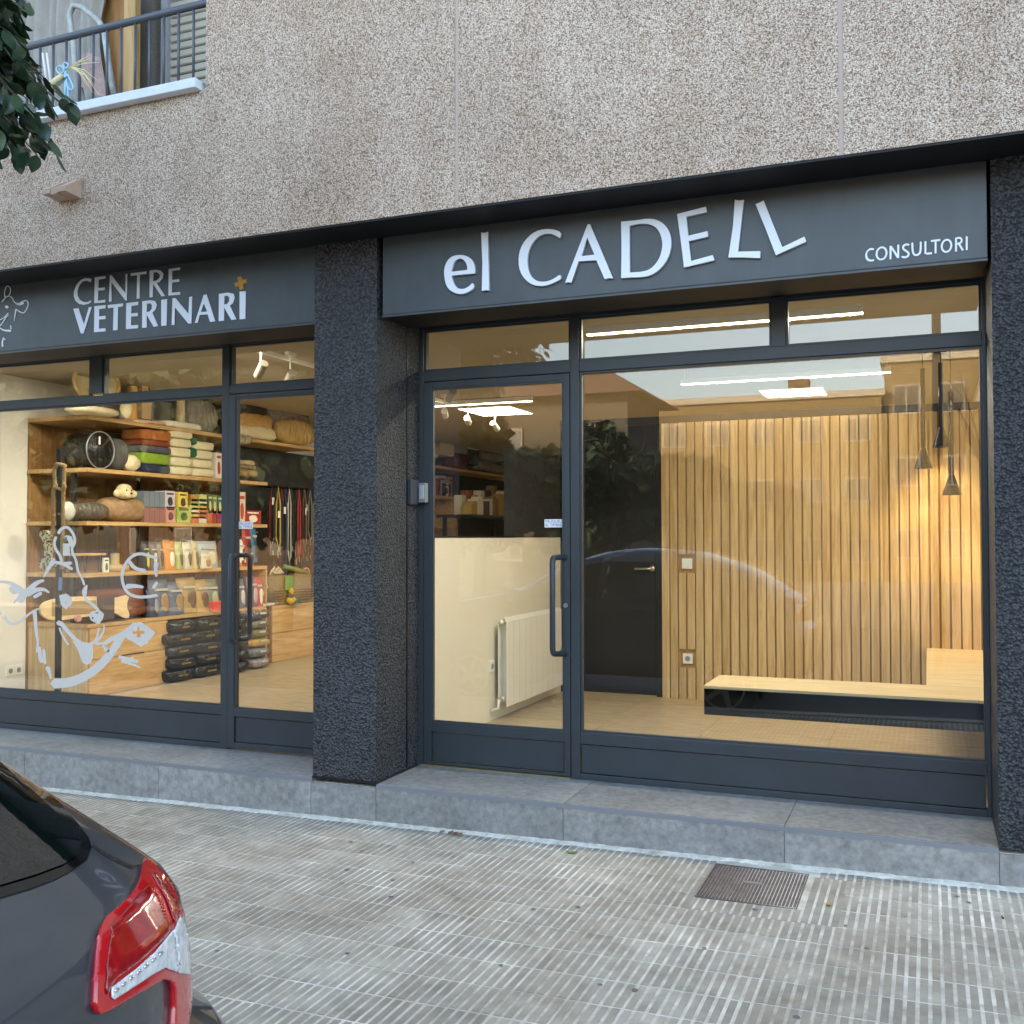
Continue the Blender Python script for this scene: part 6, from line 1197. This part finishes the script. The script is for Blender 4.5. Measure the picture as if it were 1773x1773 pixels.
def far_tree(x, y, h, r, label, bare=False, seed=1):
    t = thing('tree', (x, y, -.2), label, 'tree', 'trees across the street'); q = random.Random(seed)
    MB().tube([(x, y, -.2), (x+.1, y, h*.3), (x, y, h*.6)], [.16, .12, .06], 8).build('trunk', M_BARK, t, smooth=True)
    b = MB(); tips = []
    for k in range(14):
        a = q.uniform(0, 6.28); e = Vector((x+math.cos(a)*r*q.uniform(.4, .9), y+math.sin(a)*r*q.uniform(.4, .9), h*q.uniform(.6, 1))); s0 = Vector((x, y, h*q.uniform(.3, .5))); b.tube([s0, s0.lerp(e, .5)+Vector((0, 0, .2)), e], [.05, .03, .012], 5); tips.append(e)
        for j in range(4): g_ = s0.lerp(e, q.uniform(.4, .9)); b.tube([g_, g_+Vector((q.gauss(0, .5), q.gauss(0, .5), q.uniform(.3, .9)))], [.018, .005], 4)
    b.build('limbs', M_BARK, t)
    if not bare:
        c = MB()
        for k in range(5200):
            d = Vector((q.gauss(0, 1), q.gauss(0, 1), q.gauss(0, 1))).normalized(); rr = q.uniform(.6, 1)*(1+.25*math.sin(5*d.x+seed)+.2*math.sin(7*d.z)); p = Vector((x, y, h*.68))+Vector((d.x*r*rr, d.y*r*rr, d.z*h*.34*rr)); s_ = .19
            e1_ = Vector((q.gauss(0, 1), q.gauss(0, 1), q.gauss(0, 1))).normalized()*s_; e2_ = Vector((q.gauss(0, 1), q.gauss(0, 1), q.gauss(0, 1))).normalized()*s_; i0 = len(c.v); c.v += [tuple(p-e1_), tuple(p+e2_), tuple(p+e1_), tuple(p-e2_)]; c.f.append((i0, i0+1, i0+2, i0+3)); c.m.append(0)
        link('crown', c.mesh('crown', mat('far_leaf', '39452c', .8), False), t)
far_tree(-9.5, -15, 4.2, 2.0, 'dense round evergreen tree nearest the low house across the street', seed=2); far_tree(-6.6, -16, 3.8, 1.9, 'second evergreen tree across the street, left of the bare one', seed=3); far_tree(-13, -14, 4.6, 2.2, 'large evergreen tree at the far left across the street', seed=5)
far_tree(1.8, -26, 7.2, 2.4, 'bare leafless tree in front of the ochre blocks', True, 6)
sq = struct('far_pavement'); bx('paving', -60, 60, -60, -14.2, -.3, -.12, mat('square_paving', '6f6b64', .9, var=.1, vscale=2), sq)
far_tree(-11.5, -10.5, 5.6, 2.3, 'broad dark evergreen on the far side of the road, left of the others', seed=8); far_tree(-16, -11.5, 6.2, 2.6, 'tallest dark evergreen on the far side of the road', seed=9); far_tree(-21, -12, 6, 2.6, 'dark evergreen at the far left end of the row', seed=12)

# ------------------------------------------------------------------ litter on the pavement
def flat_leaf(u, v, sz, col, label, rot):
    p = U(u, v, z=.012); b = MB(); n = 8
    for i in range(n+1):
        f = i/n-.5; w_ = sz*.32*math.sin(math.pi*i/n)**.7 if 0 < i < n else .0005
        for s_ in (-1, 0, 1): a = f*sz; b.v.append((a*math.cos(rot)-s_*w_*math.sin(rot), a*math.sin(rot)+s_*w_*math.cos(rot), .004*abs(s_)+.006*f*f/.25*sz/.05))
        if i: q = 3*(i-1); b.f += [(q, q+1, q+4, q+3), (q+1, q+2, q+5, q+4)]; b.m += [0, 0]
    o = b.build('fallen_leaf', mat('leaf_'+col, col, .7, var=.25, vscale=60), None, smooth=True, loc=(p.x, p.y, GZ(p.x)+.003)); tag(o, label, 'leaf')
flat_leaf(990, 1474, .06, '7d8a4c', 'small green fallen leaf at the foot of the step', .3)
flat_leaf(1434, 1571, .035, 'b98a3c', 'small yellow fallen leaf right of the iron cover', 1.3)
t = thing('twig_heap', tuple(U(775, 1441, z=.0)), 'little heap of dry brown plant bits at the foot of the step', 'debris')
q_ = random.Random(3); c = U(776, 1442, z=GZ(-2.5)+.01)
for k in range(14): a = q_.uniform(-.5, .5); p = c+Vector((q_.uniform(-.06, .06), q_.uniform(-.015, .015), 0)); MB().tube([p, p+Vector((math.cos(a)*.03, math.sin(a)*.03, .008))], .0025, 5).build('twig', mat('dry_twig', '7d5f4c', .9), t)
p = U(1735, 1586, z=.03); t = thing('cigarette_end', tuple(p), 'orange cigarette end near the right pier on the pavement', 'litter'); MB().tube([p, p+Vector((.002, -.018, 0))], .004, 8).build('filter', mat('filter_orange', 'b0683c', .8), t); MB().tube([p+Vector((.002, -.0185, 0)), p+Vector((.0025, -.026, 0))], .004, 8).build('ash', M_BLACK, t)
b = MB()
for k in range(26):
    x = q_.uniform(-3.6, .6); y = q_.uniform(-2.2, -.15); r = q_.uniform(.006, .016); z = GZ(x)+.0032; i0 = len(b.v); b.v += [(x+r*math.cos(a*.7854)*q_.uniform(.8, 1.2), y+r*math.sin(a*.7854)*q_.uniform(.8, 1.2), z) for a in range(8)]; b.f.append(tuple(range(i0, i0+8))); b.m.append(0)
tag(b.build('gum_spots', mat('old_gum', '6f6a64', .9)), kind='stuff')
